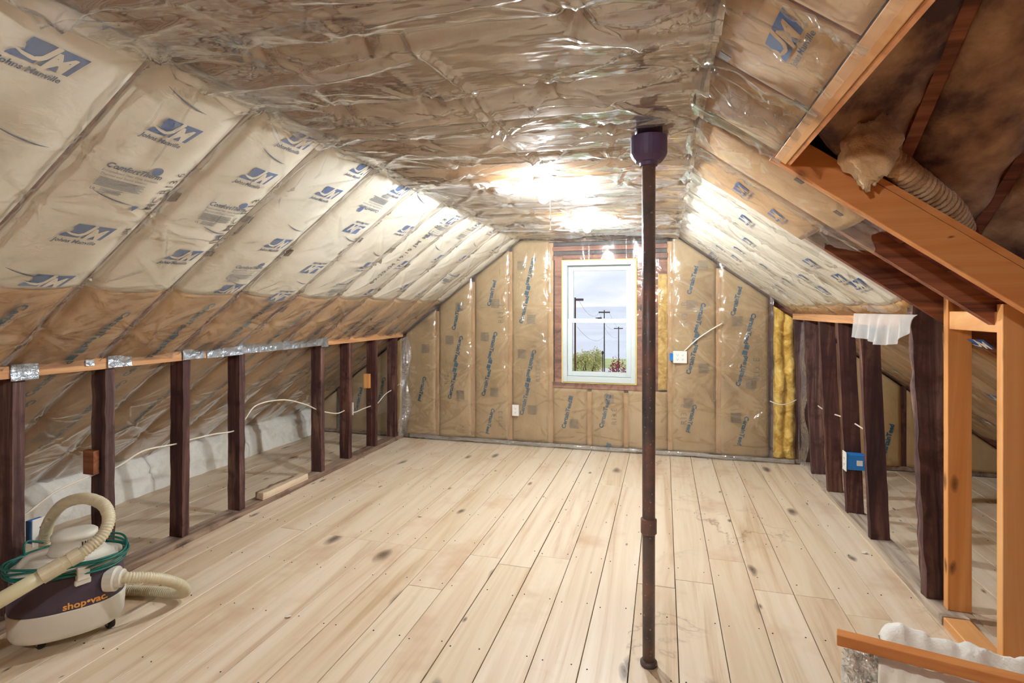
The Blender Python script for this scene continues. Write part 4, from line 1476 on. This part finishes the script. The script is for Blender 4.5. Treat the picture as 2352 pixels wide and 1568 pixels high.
sheet('plastic_sheet', 'clear plastic sheet between the ceiling and the pale dormer header', SR, 0.0, s_hd - 0.02, 0.35, 2.104, 'film_right', stR, folds=60, seed=7, wr=0.016, gap=0.012, lanes=40)
sheet('plastic_sheet', 'clear plastic sheet low behind the right knee wall', SR, s_k + 0.02, 3.0, 3.03, YEND - 0.015, 'film_right', staple_grid(SR, [y for y in seam_v if y > 3.1], (1.6, 2.1, 2.6)), res=0.02, folds=30, seed=9)
stE = [(z + random.uniform(-0.05, 0.05), x) for x in XE[3:13] for z in (0.12, 0.45, 0.78, 1.1, 1.42, 1.75) if z < float(ztop(x)) - 0.05]
fE = sheet('plastic_sheet', 'clear plastic sheet over the gable wall around the window', SE, 0.015, lambda t: ztop(t) - 0.03, -2.70, 0.965, 'film_wall', stE, folds=90, seed=8, wr=0.012, gap=0.008, lanes=20,
           holes=[(WZ0 - 0.012, WZ1 + 0.012, WX0 - 0.012, WX1 + 0.012)])
sheet('plastic_sheet', 'clear plastic sheet on the gable wall behind the left knee wall', SE, 0.015, lambda t: np.maximum(ztop(t) - 0.08, 0.02), -3.80, -2.83, 'film_wall', [(z, x) for x in XE[1:4] for z in (0.2, 0.6, 0.95)], folds=12, seed=12, res=0.02)

# rolled plastic along the foot of the gable wall
pth = spline([(x, YEND - 0.035 - 0.012 * vn(x * 4, 0, 3), 0.022 + 0.01 * vn(x * 6, 1, 4)) for x in np.linspace(-2.66, 1.13, 34)], 0.02)
m = MB().tube(pth, 0.016 + 0.010 * vn(np.arange(len(pth)) * 0.5, np.zeros(len(pth)), 8), 9)
tag(m.build('plastic_hem', 'film_crumpled', smooth=True), 'crumpled hem of plastic along the foot of the gable wall', 'plastic sheet')
# loose corner of plastic at the left end of the gable wall
n1, n2 = 60, 20
U, V_ = np.meshgrid(np.linspace(0, 1, n1), np.linspace(0, 1, n2), indexing='ij')
Xp = -2.735 + 0.06 * V_ + 0.02 * np.sin(U * 13 + V_ * 5) * (0.3 + V_)
Yp = YEND - 0.03 - 0.14 * (1 - V_) * (0.5 + 0.5 * U) + 0.01 * np.sin(U * 19)
Zp = 0.04 + (1.04 + 0.05 * V_) * (1 - U)
m = MB().add(np.stack([Xp, Yp, Zp], -1).reshape(-1, 3), grid_faces(n1, n2))
tag(m.build('plastic_flap', 'film_crumpled', smooth=True), 'loose vertical fold of plastic at the left end of the gable wall', 'plastic sheet')
# wavy cut edge hanging at the right end of the gable wall
Xp = 1.165 + 0.02 * np.sin(U * 17) * V_ + 0.035 * V_
Yp = YEND - 0.04 - 0.16 * V_ + 0.008 * np.sin(U * 31)
Zp = 0.03 + 1.30 * (1 - U)
m = MB().add(np.stack([Xp, Yp, Zp], -1).reshape(-1, 3), grid_faces(n1, n2))
tag(m.build('plastic_flap', 'film_crumpled', smooth=True), 'wavy loose plastic edge beside the bare yellow batt', 'plastic sheet')
# milky flap hanging over the right top plate
n1, n2 = 90, 18
U, V_ = np.meshgrid(np.linspace(0, 1, n1), np.linspace(0, 1, n2), indexing='ij')
Yp = 3.72 - 0.86 * U
drop = 0.15 * np.interp(U, [0, 0.1, 0.75, 0.93, 1.0], [0.95, 1.0, 1.0, 0.6, 0.1])
pl_ = 0.018 * (np.exp(-((U - 0.17) / 0.05) ** 2) + np.exp(-((U - 0.52) / 0.05) ** 2)) * (0.3 + V_) + 0.008 * np.sin(U * 40) * V_
Xp = 1.103 - pl_ - 0.012 * V_
Zp = 1.375 - drop * V_ + 0.01 * np.sin(U * 9) * V_
m = MB().add(np.stack([Xp, Yp, Zp], -1).reshape(-1, 3), grid_faces(n1, n2))
tag(m.build('plastic_flap', 'film_milky', smooth=True), 'milky plastic flap hanging below the right slope over the studs', 'plastic sheet')
# dark paper tabs caught under staples on the left slope
for px, py, wd in ((397, 443, 0.055), (567, 497, 0.05), (672, 576, 0.06), (905, 572, 0.06), (926, 604, 0.05), (825, 545, 0.05), (660, 705, 0.07), (934, 664, 0.04), (950, 690, 0.04), (372, 80, 0.05), (603, 225, 0.05), (770, 315, 0.045), (480, 575, 0.04), (880, 660, 0.03)):
    s, t = SL.from_px(px, py)
    k = int(np.argmin(np.abs(np.array(YK) - t)))
    t = YK[k] + random.uniform(-0.004, 0.012)
    s = max(s, 0.03)
    h = 0.018
    q = [(-0.5, -0.45), (0.45, -0.5), (0.55, 0.4), (-0.35, 0.5)]
    m = MB().add([SL.pt(s + y * wd * random.uniform(.8, 1.1), t + x * wd, h + e + 0.006 * abs(x)) for e in (0, 0.002) for x, y in q], [(0, 1, 2, 3), (7, 6, 5, 4), (0, 4, 5, 1), (1, 5, 6, 2), (2, 6, 7, 3), (3, 7, 4, 0)])
    m.build('paper_tab', 'tar_paper', fL, label='small dark paper tab under a staple')
for px, py in ((1860, 205), (1855, 390), (1945, 465), (1690, 95), (1590, 195)):
    s, t = SR.from_px(px, py)
    q = [(-0.5, -0.45), (0.45, -0.5), (0.55, 0.4), (-0.35, 0.5)]
    m = MB().add([SR.pt(s + y * 0.035, t + x * 0.035, 0.045 + e) for e in (0, 0.002) for x, y in q], [(0, 1, 2, 3), (7, 6, 5, 4), (0, 4, 5, 1), (1, 5, 6, 2), (2, 6, 7, 3), (3, 7, 4, 0)])
    m.build('paper_tab', 'tar_paper', fR, label='small dark paper tab under a staple')

# ================================================================== LAMPS
def lamp(x, y, label, chain=False, glow='bulb_glow'):
    zc = float(LZ + (RZ - LZ) * (x - LX) / (RX - LX)) - 0.012
    r0 = empty('ceiling_lamp', (x, y, zc - 0.12), label, 'lamp', 'bare bulb lamps on the ceiling')
    MB().lathe((x, y, zc - 0.015), (0, 0, -1), [(-0.03, 0.05), (0, 0.062), (0.012, 0.062), (0.018, 0.05), (0.03, 0.034), (0.05, 0.028), (0.058, 0.022)], 28).build('lamp_holder', 'porcelain', r0, smooth=True)
    MB().lathe((x, y, zc - 0.074), (0, 0, -1), [(0, 0.013), (0.015, 0.016), (0.03, 0.024), (0.045, 0.029), (0.058, 0.029), (0.072, 0.022), (0.080, 0.008)], 16).build('bulb', glow, r0, smooth=True, label='glowing bare bulb')
    if chain:
        pts = [(x + 0.045, y - 0.035, zc - 0.05 - 0.26 * k / 20) for k in range(21)]
        MB().tube(pts, 0.0022, 6).lathe((x + 0.045, y - 0.035, zc - 0.24), (0, 0, -1), [(0, 0.003), (0.008, 0.007), (0.018, 0.003)], 8).lathe((x + 0.045, y - 0.035, zc - 0.305), (0, 0, -1), [(0, 0.002), (0.006, 0.006), (0.016, 0.003)], 8).build('pull_cord', 'cable_white', r0, label='white pull cord')


lamp(-0.655, 3.02, 'bare bulb lamp with a pull cord, nearer of the two on the ceiling', True)
lamp(-0.575, 4.25, 'bare bulb lamp nearer the window wall')
lamp(-0.65, -0.75, 'added fill bulb on the ceiling behind the camera, out of view', False, 'fill_bulb_glow')  # unseen lamp, added to brighten the foreground

# ================================================================== VENT PIPE
PXc, PYc = -0.058, 2.217
vp = empty('vent_pipe', (PXc, PYc, 0), 'dark iron vent pipe standing from floor to ceiling', 'pipe')
MB().lathe((PXc, PYc, 0.0), (0, 0, 1), [(0, 0.024), (0.5, 0.0245), (1.2, 0.026), (1.99, 0.026)], 24).build('pipe', 'cast_iron', vp, smooth=True)
MB().lathe((PXc, PYc, 0.0), (0, 0, 1), [(0.0, 0.033), (0.012, 0.033), (0.02, 0.027)], 20).build('floor_collar', 'cast_iron', vp, smooth=True)
MB().lathe((PXc, PYc, 0.515), (0, 0, 1), [(0, 0.0265), (0.004, 0.031), (0.058, 0.031), (0.062, 0.0265)], 24).build('coupling', 'cast_iron', vp)
MB().lathe((PXc, PYc, 1.965), (0, 0, 1), [(0, 0.034), (0.012, 0.036), (0.014, 0.05), (0.034, 0.066), (0.045, 0.071), (0.112, 0.071), (0.116, 0.055)], 28).build('reducer_hub', 'pipe_violet', vp, label='violet-brown reducer hub')
MB().lathe((PXc, PYc, 2.08), (0, 0, 1), [(0, 0.053), (0.22, 0.053)], 28).build('upper_pipe', 'pipe_violet', vp, smooth=True)
MB().lathe((PXc, PYc, 2.145), (0, 0, 1), [(0, 0.058), (0.01, 0.064), (0.035, 0.075), (0.05, 0.1)], 14).build('plastic_collar', 'film_crumpled', vp, label='torn plastic gathered around the pipe at the ceiling')

# ================================================================== OUTLETS AND CABLES
def outlet(c, u, v, n, wd, hg, gangs, label, box=None):
    """plate centred at c, width along u, height along v, facing n"""
    c, u, v, n = np.array(c, float), unit(u), unit(v), unit(n)
    r0 = empty('power_outlet', c, label, 'outlet')
    ax = np.stack([u, v, n])
    MB().box(c, (wd, hg, 0.006), ax).build('cover_plate', 'outlet_white', r0, bevel=0.002)
    m = MB()
    for g_ in range(gangs):
        ox = (g_ - (gangs - 1) / 2) * 0.046
        for oy in (-0.020, 0.020):
            m.box(c + u * (ox - 0.006) + v * oy + n * 0.0034, (0.0025, 0.008, 0.001), ax)
            m.box(c + u * (ox + 0.006) + v * oy + n * 0.0034, (0.0025, 0.008, 0.001), ax)
            m.box(c + u * ox + v * (oy - 0.009) + n * 0.0034, (0.004, 0.004, 0.001), ax)
    m.build('sockets', 'slot_dark', r0)
    if box:
        MB().box(c - n * (0.0035 + box[0] / 2), (wd * 0.8, hg * 0.82, box[0]), ax).build('wall_box', 'box_blue', r0, bevel=0.002, label='blue plastic wall box')
    return r0


p = at_Y(1184, 942, YEND - 0.045)
outlet(p, (1, 0, 0), (0, 0, 1), (0, -1, 0), 0.07, 0.115, 1, 'white outlet low on the gable wall left of the window')
p = at_Y(1562, 820, YEND - 0.045)
o4 = outlet(p, (1, 0, 0), (0, 0, 1), (0, -1, 0), 0.125, 0.115, 2, 'white double outlet on the gable wall right of the pipe')
MB().bx(p[0] - 0.095, p[0] - 0.064, YEND - 0.048, YEND - 0.036, p[2] - 0.035, p[2] + 0.035).build('mounting_ear', 'box_blue', o4)
outlet((XL - 0.04, 4.437, 0.485), (1, 0, 0), (0, 0, 1), (0, -1, 0), 0.07, 0.115, 1, 'white outlet on the back of a left knee wall stud')
WLo = at_X(72, 1228, XL - 0.02)
outlet((XL - 0.025, 1.84, WLo[2] + 0.0), (0, 1, 0), (0, 0, 1), (1, 0, 0), 0.075, 0.125, 1, 'white outlet behind the vacuum at the nearest left stud', box=(0.05,))
p = at_X(1948, 1063, XR - 0.03)
ob_ = outlet((XR - 0.035, 4.06, p[2]), (0, 1, 0), (0, 0, 1), (-1, 0, 0), 0.075, 0.125, 1, 'blue-boxed outlet fixed to a right knee wall stud')
MB().bx(XR - 0.030, XR + 0.085, 4.027, 4.098, p[2] - 0.05, p[2] + 0.05).build('wall_box', 'box_blue', ob_, bevel=0.003, label='bright blue plastic wall box')
MB().bx(XR + 0.025, XR + 0.06, 4.0255, 4.0265, p[2] - 0.02, p[2] + 0.015).build('sticker', 'outlet_white', ob_)

XC = XL - 0.062
cpts = [(30, 1192), (60, 1180), (130, 1128), (215, 1090), (268, 1072), (330, 1035), (400, 1020), (435, 1010), (490, 997), (540, 988), (563, 962), (590, 930), (650, 918), (700, 928), (727, 940), (748, 946), (775, 949), (797, 941), (812, 947), (835, 938), (857, 930), (868, 925), (885, 905), (905, 892), (916, 883), (934, 874)]
m = MB().tube(spline([at_X(x, y, XC) for x, y in cpts], 0.015), 0.0048, 8)
tag(m.build('electric_cable', 'cable_white', smooth=True), 'white electric cable threaded through the left studs', 'cable')
m = MB().tube(spline([at_X(x, y, XR + 0.04) for x, y in ((1846, 917), (1866, 922), (1877, 930), (1888, 938), (1906, 948), (1928, 955), (1952, 966), (1977, 981), (2000, 996))], 0.02), 0.0048, 8)
tag(m.build('electric_cable', 'cable_white', smooth=True), 'white electric cable threaded through the right studs', 'cable')
m = MB().tube(spline([(0.93, YEND - 0.05, at_Y(1772, 919, YEND)[2]), (1.0, YEND - 0.075, at_Y(1795, 926, YEND)[2]), (1.08, YEND - 0.07, at_Y(1815, 924, YEND)[2]), (1.15, YEND - 0.05, at_Y(1838, 916, YEND)[2])], 0.02), 0.0048, 8)
tag(m.build('electric_cable', 'cable_white', smooth=True), 'short white cable crossing the bare yellow batt', 'cable')
m = MB().tube(spline([at_Y(1572, 806, YEND - 0.04), at_Y(1600, 780, YEND - 0.045), at_Y(1632, 758, YEND - 0.045), at_Y(1660, 742, YEND - 0.03)], 0.02), 0.006, 8)
tag(m.build('electric_cable', 'cable_white', smooth=True), 'cable slanting up from the double outlet under the plastic', 'cable')

# ================================================================== VACUUM
VC = np.array([-2.45, 1.735, 0.0])
VA = math.radians(50.6)
va, vb = np.array([math.cos(VA), math.sin(VA), 0]), np.array([-math.sin(VA), math.cos(VA), 0])
A_, B_, EXP_ = 0.205, 0.150, 2.4
vac = empty('canister_vacuum', VC, 'cream and dark violet canister vacuum with coiled beige hose', 'vacuum')


def oval(ang, k, a=A_, b=B_):
    c, s = np.cos(ang), np.sin(ang)
    x = np.sign(c) * np.abs(c) ** (2 / EXP_) * a * k
    y = np.sign(s) * np.abs(s) ** (2 / EXP_) * b * k
    return x[..., None] * va + y[..., None] * vb


def loft(prof, seg=56, c=VC, a=A_, b=B_):
    ang = np.linspace(0, 2 * math.pi, seg, endpoint=False)
    vs = [np.array(c) + oval(ang, k, a, b) + np.array([0, 0, z]) for z, k in prof]
    fs = [(i * seg + j, i * seg + (j + 1) % seg, (i + 1) * seg + (j + 1) % seg, (i + 1) * seg + j) for i in range(len(prof) - 1) for j in range(seg)]
    fs.append(tuple(range(seg - 1, -1, -1)))
    fs.append(tuple((len(prof) - 1) * seg + j for j in range(seg)))
    return MB().add(np.concatenate(vs), fs)


loft([(0.058, 0.86), (0.064, 0.91), (0.08, 0.945), (0.12, 0.96), (0.168, 0.975), (0.172, 0.97)]).build('lower_tub', 'tub_cream', vac, smooth=True, bevel=0)
loft([(0.1725, 0.955), (0.18, 0.965), (0.208, 0.962), (0.212, 0.952), (0.30, 0.925), (0.308, 0.915)]).build('upper_tub', 'tub_purple', vac, smooth=True)
loft([(0.3085, 0.93), (0.312, 0.95), (0.330, 0.95), (0.336, 0.90), (0.342, 0.74), (0.352, 0.66), (0.366, 0.62), (0.37, 0.58)]).build('lid', 'tub_cream', vac, smooth=True)
HC = VC + va * 0.02
hd_ = loft([(0.3705, 1.05), (0.376, 1.10), (0.39, 1.02), (0.425, 0.88), (0.428, 0.95), (0.442, 0.95), (0.450, 0.85), (0.453, 0.5)], c=HC, a=0.085, b=0.072).build('motor_head', 'tub_cream', vac, smooth=True)
m = MB()
for k in range(6):
    ang = np.array(-1.25 + k * 0.13)
    p = HC + oval(ang, 0.94, 0.085, 0.072) + np.array([0, 0, 0.405])
    m.box(p, (0.004, 0.008, 0.024), [va, vb, (0, 0, 1)])
m.build('vent_slots', 'slot_dark', hd_)
# carry handle across the lid
MB().tube(spline([VC - va * 0.16 + np.array([0, 0, 0.335]), VC - va * 0.125 + np.array([0, 0, 0.372]), VC - va * 0.05 + np.array([0, 0, 0.385])], 0.01), 0.016, 10).build('carry_handle', 'tub_cream', vac, smooth=True)
# latch
la = -1.35
lp_ = VC + oval(np.array(la), 0.955)
nn = unit(lp_ - VC)
tn = np.cross((0, 0, 1), nn)
MB().box(lp_ + np.array([0, 0, 0.315]), (0.045, 0.024, 0.055), [tn, nn, (0, 0, 1)]).box(lp_ + np.array([0, 0, 0.28]), (0.055, 0.016, 0.024), [tn, nn, (0, 0, 1)]).build('latch', 'tub_cream', vac, bevel=0.003)
# coiled cord
m = MB()
for k in range(6):
    ang = np.linspace(0, 2 * math.pi, 80)
    z = 0.318 + 0.008 * k + 0.012 * np.sin(ang * 2 + k * 1.3)
    kk = 0.985 + 0.022 * np.sin(ang * 3 + k * 2.1) + 0.004 * k
    m.tube(VC + oval(ang, kk[:, ]) + np.stack([z * 0, z * 0, z], 1), 0.0046, 7, cap=False)
plug = np.array([XL - 0.018, 1.84, WLo[2] - 0.02])
m.tube(spline([VC + oval(np.array(2.4), 0.98) + np.array([0, 0, 0.34]), VC + oval(np.array(2.3), 0.93) + np.array([-0.02, 0, 0.40]), plug + np.array([0.06, 0.0, -0.03]), plug + np.array([0.03, 0, 0])], 0.01), 0.0046, 7)
m.lathe(plug, (1, 0, 0), [(0, 0.015), (0.02, 0.015), (0.035, 0.008)], 10)
m.build('power_cord', 'cord_green', vac, smooth=True, label='green power cord wound around the lid')
# casters
def px_floor(px, py): return at_Z(px, py, 0.0)
for (px, py) in ((92, 1488), (252, 1441)):
    c = px_floor(px, py)
    k_ = MB().lathe((c[0], c[1], 0.026), unit(va + vb * 0.6), [(-0.011, 0.02), (-0.009, 0.026), (0.009, 0.026), (0.011, 0.02)], 18)
    w0 = k_.build('caster_wheel', 'rubber_black', vac, smooth=True)
    MB().tube([(c[0], c[1], 0.026), (c[0] - 0.01, c[1], 0.05), (c[0] - 0.012, c[1] + 0.005, 0.07)], 0.009, 8).lathe((c[0], c[1], 0.026), unit(va + vb * 0.6), [(-0.014, 0.012), (0.014, 0.012)], 10).build('caster_fork', 'chrome', w0)
for k_ in ((-0.72, 0.6), (0.55, 0.8)):
    c = VC + va * A_ * k_[0] + vb * B_ * k_[1]
    w0 = MB().lathe((c[0], c[1], 0.026), va, [(-0.011, 0.02), (-0.009, 0.026), (0.009, 0.026), (0.011, 0.02)], 18).build('caster_wheel', 'rubber_black', vac, smooth=True)
    MB().tube([(c[0], c[1], 0.026), (c[0], c[1], 0.066)], 0.009, 8).build('caster_fork', 'chrome', w0)
# lettering on the front
v, f, wd = glyphs('shop\u2022vac.', 0.03)
sc_ = 0.150 / wd
ang_t = np.linspace(-math.pi, 0.4, 600)
ring = VC + oval(ang_t, 0.966)
arc = np.concatenate([[0], np.cumsum(np.linalg.norm(np.diff(ring, axis=0), axis=1))])
a0 = np.interp(-1.30, ang_t, arc)
aa = np.interp(a0 + v[:, 0] * sc_, arc, ang_t)
pts = VC + oval(aa, 0.9685) + np.stack([0 * aa, 0 * aa, 0.193 + v[:, 1] * sc_ * 0.95], 1)
MB().add(pts, f).build('lettering', 'logo_orange', vac, label='orange lettering on the dark band')
# hose port
pp = VC + oval(np.array(-0.7), 0.945) + np.array([0, 0, 0.245])
pn = unit(unit(oval(np.array(-0.7), 1.0)) + 0.25 * va + np.array([0, 0, 0.02]))
MB().lathe(pp - pn * 0.02, pn, [(0, 0.05), (0.035, 0.05), (0.04, 0.045), (0.04, 0.038), (0.058, 0.037), (0.062, 0.03)], 26).build('hose_port', 'tub_cream', vac)


def hose(pts):
    p = spline(pts, 0.0032)
    n = len(p)
    r = 0.0225 + 0.0020 * np.sin(np.arange(n) * 0.0032 / 0.0105 * 2 * math.pi)
    return MB().tube(p, r, 12)


dport = float(np.dot(pp - CAMP, (-SN, CS, 0)))
behind = VC + vb * 0.24 - va * 0.02
h_pts = [pp + pn * 0.03, pp + pn * 0.06, at_d(345, 1326, 2.40), at_d(385, 1332, 2.46), at_d(416, 1344, 2.53), at_d(425, 1359, 2.60), at_d(402, 1371, 2.63), at_d(350, 1366, 2.65), at_d(290, 1358, 2.66),
         at_d(215, 1348, 2.63), at_d(150, 1330, 2.57), at_d(114, 1298, 2.51), at_d(104, 1255, 2.47), at_d(110, 1205, 2.43), at_d(142, 1160, 2.38), at_d(192, 1144, 2.32), at_d(236, 1158, 2.28), at_d(250, 1190, 2.24), at_d(237, 1226, 2.2), at_d(208, 1254, 2.16), at_d(180, 1274, 2.13)]
for p in h_pts:
    p[2] = max(p[2], 0.030)
hose(h_pts).build('hose', 'hose_beige', vac, smooth=True, label='ribbed beige hose looping over the floor and lid')
w0, w1 = at_d(180, 1274, 2.13), at_d(-150, 1465, 1.86)
wd_ = unit(w1 - w0)
MB().lathe(w0, wd_, [(-0.01, 0.029), (0.03, 0.029), (0.031, 0.026), (0.05, 0.026), (0.051, 0.031), (0.12, 0.031), (0.121, 0.0275)], 20).build('hose_cuff', 'hose_beige', vac)
MB().tube([w0 + wd_ * 0.1, w1], np.array([0.0265, 0.029]), 18).build('wand', 'wand_beige', vac, smooth=True)

# ================================================================== LOOSE THINGS
# short offcut lying on the left bottom plate
sb = empty('scrap_board', (XL - 0.05, 3.5, 0.041), 'short pale offcut board lying on the left floor plate', 'board')
MB().beam((XL - 0.028, 3.26, 0.066), (XL - 0.022, 3.76, 0.066), 0.055, 0.045, jit=0.002, n=8).build('board', 'pine_floor', sb)
MB().beam((XL - 0.082, 3.30, 0.062), (XL - 0.078, 3.70, 0.062), 0.04, 0.035, jit=0.004, n=8).build('splintered_edge', 'old_plate', sb)

# bundle of batts and the board lying over it, lower right
n1, n2 = 60, 30
U, V_ = np.meshgrid(np.linspace(0, 1, n1), np.linspace(0, 2 * math.pi, n2, endpoint=False), indexing='ij')
bu = empty('batt_bundle', (0.95, 2.2, 0), 'bundle of white-faced insulation batt on the floor under the loose board', 'insulation')
ax0, ax1 = np.array([0.735, 2.215, 0.0]), np.array([1.17, 2.06, 0.0])
dirb = unit(ax1 - ax0)
sdb = np.cross((0, 0, 1), dirb)
rx_, rz_ = 0.125, 0.085
cc = ax0 + (ax1 - ax0) * U[..., None]
cz_ = np.abs(np.cos(V_)) ** 0.7 * np.sign(np.cos(V_))
sz_ = np.abs(np.sin(V_)) ** 0.7 * np.sign(np.sin(V_))
lump = 1 + 0.07 * (fbm(U * 7, V_ * 1.2, 4) - 0.5) + 0.02 * np.sin(U * 60 + V_ * 3)
P3 = cc + sdb * (cz_ * rx_ * lump)[..., None] + np.array([0, 0, 1]) * (rz_ + 0.006 + sz_ * rz_ * lump * 0.97)[..., None]
P3[..., 2] = np.maximum(P3[..., 2], 0.002)
fs = [(i * n2 + j, i * n2 + (j + 1) % n2, (i + 1) * n2 + (j + 1) % n2, (i + 1) * n2 + j) for i in range(n1 - 1) for j in range(n2)]
fs += [tuple(range(n2 - 1, -1, -1)), tuple((n1 - 1) * n2 + j for j in range(n2))]
MB().add(P3.reshape(-1, 3), fs).build('wrapped_batt', 'white_facing', bu, smooth=True)
# crumpled clear plastic at its end
n1, n2 = 90, 110
U, V_ = np.meshgrid(np.linspace(0, 1, n1), np.linspace(0, 2 * math.pi, n2, endpoint=False), indexing='ij')
prof_r = np.sin(np.pi * np.clip(U * 0.92 + 0.06, 0, 1)) ** 0.35
cv, sv_ = np.cos(V_), np.sin(V_)
def ridge(x, y, sd): return 1 - 2 * np.abs(fbm(x, y, sd, 2) - 0.5) * 2
lump = 1 + 0.45 * (fbm(U * 4, cv * 1.6 + 3, 7) - 0.5) + 0.22 * ridge(U * 5 + cv, sv_ * 3 + 9, 8) - 0.16 + 0.10 * ridge(U * 11 + sv_ * 2, cv * 6 + 4, 12)
c0_ = ax0 - dirb * 0.10
P3 = c0_ + dirb * (U * 0.13 + 0.02 * (ridge(U * 6, cv * 4, 3) - 0.5))[..., None] + sdb * (cv * 0.115 * prof_r * lump)[..., None] + np.array([0, 0, 1]) * (0.088 + sv_ * 0.085 * prof_r * lump)[..., None]
P3[..., 2] = np.maximum(P3[..., 2], 0.002)
fs = [(i * n2 + j, i * n2 + (j + 1) % n2, (i + 1) * n2 + (j + 1) % n2, (i + 1) * n2 + j) for i in range(n1 - 1) for j in range(n2)]
fs += [tuple(range(n2 - 1, -1, -1))]
MB().add(P3.reshape(-1, 3), fs).build('crumpled_wrap', 'wrap_plastic', bu, smooth=True, label='crumpled shiny plastic end')
# fluffy batt standing behind the board
n1, n2 = 50, 14
U, V_ = np.meshgrid(np.linspace(0, 1, n1), np.linspace(0, 1, n2), indexing='ij')
fa, fb = np.array([0.79, 2.37, 0]), np.array([1.24, 2.22, 0])
cc = fa + (fb - fa) * U[..., None]
ph = V_ * math.pi
lump = 0.045 * (fbm(U * 9, V_ * 3, 21) - 0.5)
hh = (0.235 - 0.03 * U) * (1 + 0.22 * (fbm(U * 7, U * 0, 5) - 0.5)) * (1 - 0.30 * np.exp(-U / 0.035))
cc = cc + dirb * (np.exp(-U / 0.05) * 0.05 * (fbm(V_ * 5, V_ * 0, 13) - 0.5))[..., None]
P3 = cc + sdb * (np.cos(ph) * 0.055 + lump)[..., None] + np.array([0, 0, 1]) * (np.sin(ph) ** 0.6 * hh + lump * 0.5)[..., None]
P3[..., 2] = np.maximum(P3[..., 2], 0.001)
m = MB().add(P3.reshape(-1, 3), grid_faces(n1, n2) + [tuple(range(n2)), tuple((n1 - 1) * n2 + j for j in range(n2 - 1, -1, -1))])
tag(m.build('loose_batt', 'white_fiberglass', smooth=True), 'fluffy white insulation strip standing behind the loose board', 'insulation')
lb0, lb1 = at_Z(1922, 1462, 0.205), at_Z(2420, 1588, 0.215)
lb1 = lb0 + unit(lb1 - lb0) * 0.95
m = MB().beam(lb0, lb1, 0.05, 0.038)
tag(m.build('loose_board', 'new_lumber_cross', bevel=0.002), 'orange-brown board lying across the insulation bundle at lower right', 'board')
# flexible duct and torn batt in the dormer
def on_D(px, py, h):
    s, t = SD.from_px(px, py)
    return SD.pt(s, t, h)
dp = spline([on_D(1975, 285, 0.075), on_D(2035, 335, 0.08), on_D(2095, 385, 0.08), on_D(2150, 432, 0.075), on_D(2188, 480, 0.06), on_D(2200, 530, 0.03)], 0.006)
nn_ = len(dp)
m = MB().tube(dp, 0.043 + 0.004 * np.sin(np.arange(nn_) * 1.6) + 0.006 * (vn(np.arange(nn_) * 0.15, np.zeros(nn_), 2) - 0.5), 14)
tag(m.build('flexible_duct', 'tan_fiberglass', smooth=True), 'crinkled pale flexible duct above the orange trimmer rafter', 'duct')
cp = on_D(1985, 300, 0.10)
n1, n2 = 26, 26
U, V_ = np.meshgrid(np.linspace(0.02, math.pi - 0.02, n1), np.linspace(0, 2 * math.pi, n2, endpoint=False), indexing='ij')
rr2 = 1 + 0.7 * (fbm(U * 2.2, np.cos(V_) * 1.5 + 4, 31) - 0.5) + 0.35 * (fbm(U * 6, np.sin(V_) * 4 + 7, 33) - 0.5)
P3 = np.array(cp) + np.stack([np.sin(U) * np.cos(V_) * 0.075 * rr2, np.sin(U) * np.sin(V_) * 0.07 * rr2, np.cos(U) * 0.11 * rr2], -1)
fs = [(i * n2 + j, i * n2 + (j + 1) % n2, (i + 1) * n2 + (j + 1) % n2, (i + 1) * n2 + j) for i in range(n1 - 1) for j in range(n2)]
m = MB().add(P3.reshape(-1, 3), fs)
tag(m.build('torn_batt', 'tan_fiberglass', smooth=True), 'torn tuft of pale insulation hanging at the end of the duct', 'insulation')
# scraps on the floor
for i, (px, py, w_, lab) in enumerate(((662, 1417, 0.03, 'tiny white scrap on the floor in the lower left'), (965, 1186, 0.03, 'tiny pale scrap in the middle of the floor'), (1985, 1270, 0.035, 'tiny white scrap on the floor by the right knee wall'))):
    c = at_Z(px, py, 0.001)
    q = [(-0.5, -0.2), (0.1, -0.35), (0.5, 0.1), (0.0, 0.4)]
    m = MB().add([(c[0] + x * w_, c[1] + y * w_, 0.001 + e + 0.004 * (x > 0)) for e in (0, 0.003) for x, y in q], [(3, 2, 1, 0), (4, 5, 6, 7), (0, 1, 5, 4), (1, 2, 6, 5), (2, 3, 7, 6), (3, 0, 4, 7)])
    tag(m.build('paper_scrap', 'scrap_white'), lab, 'scrap', 'scraps on the floor')
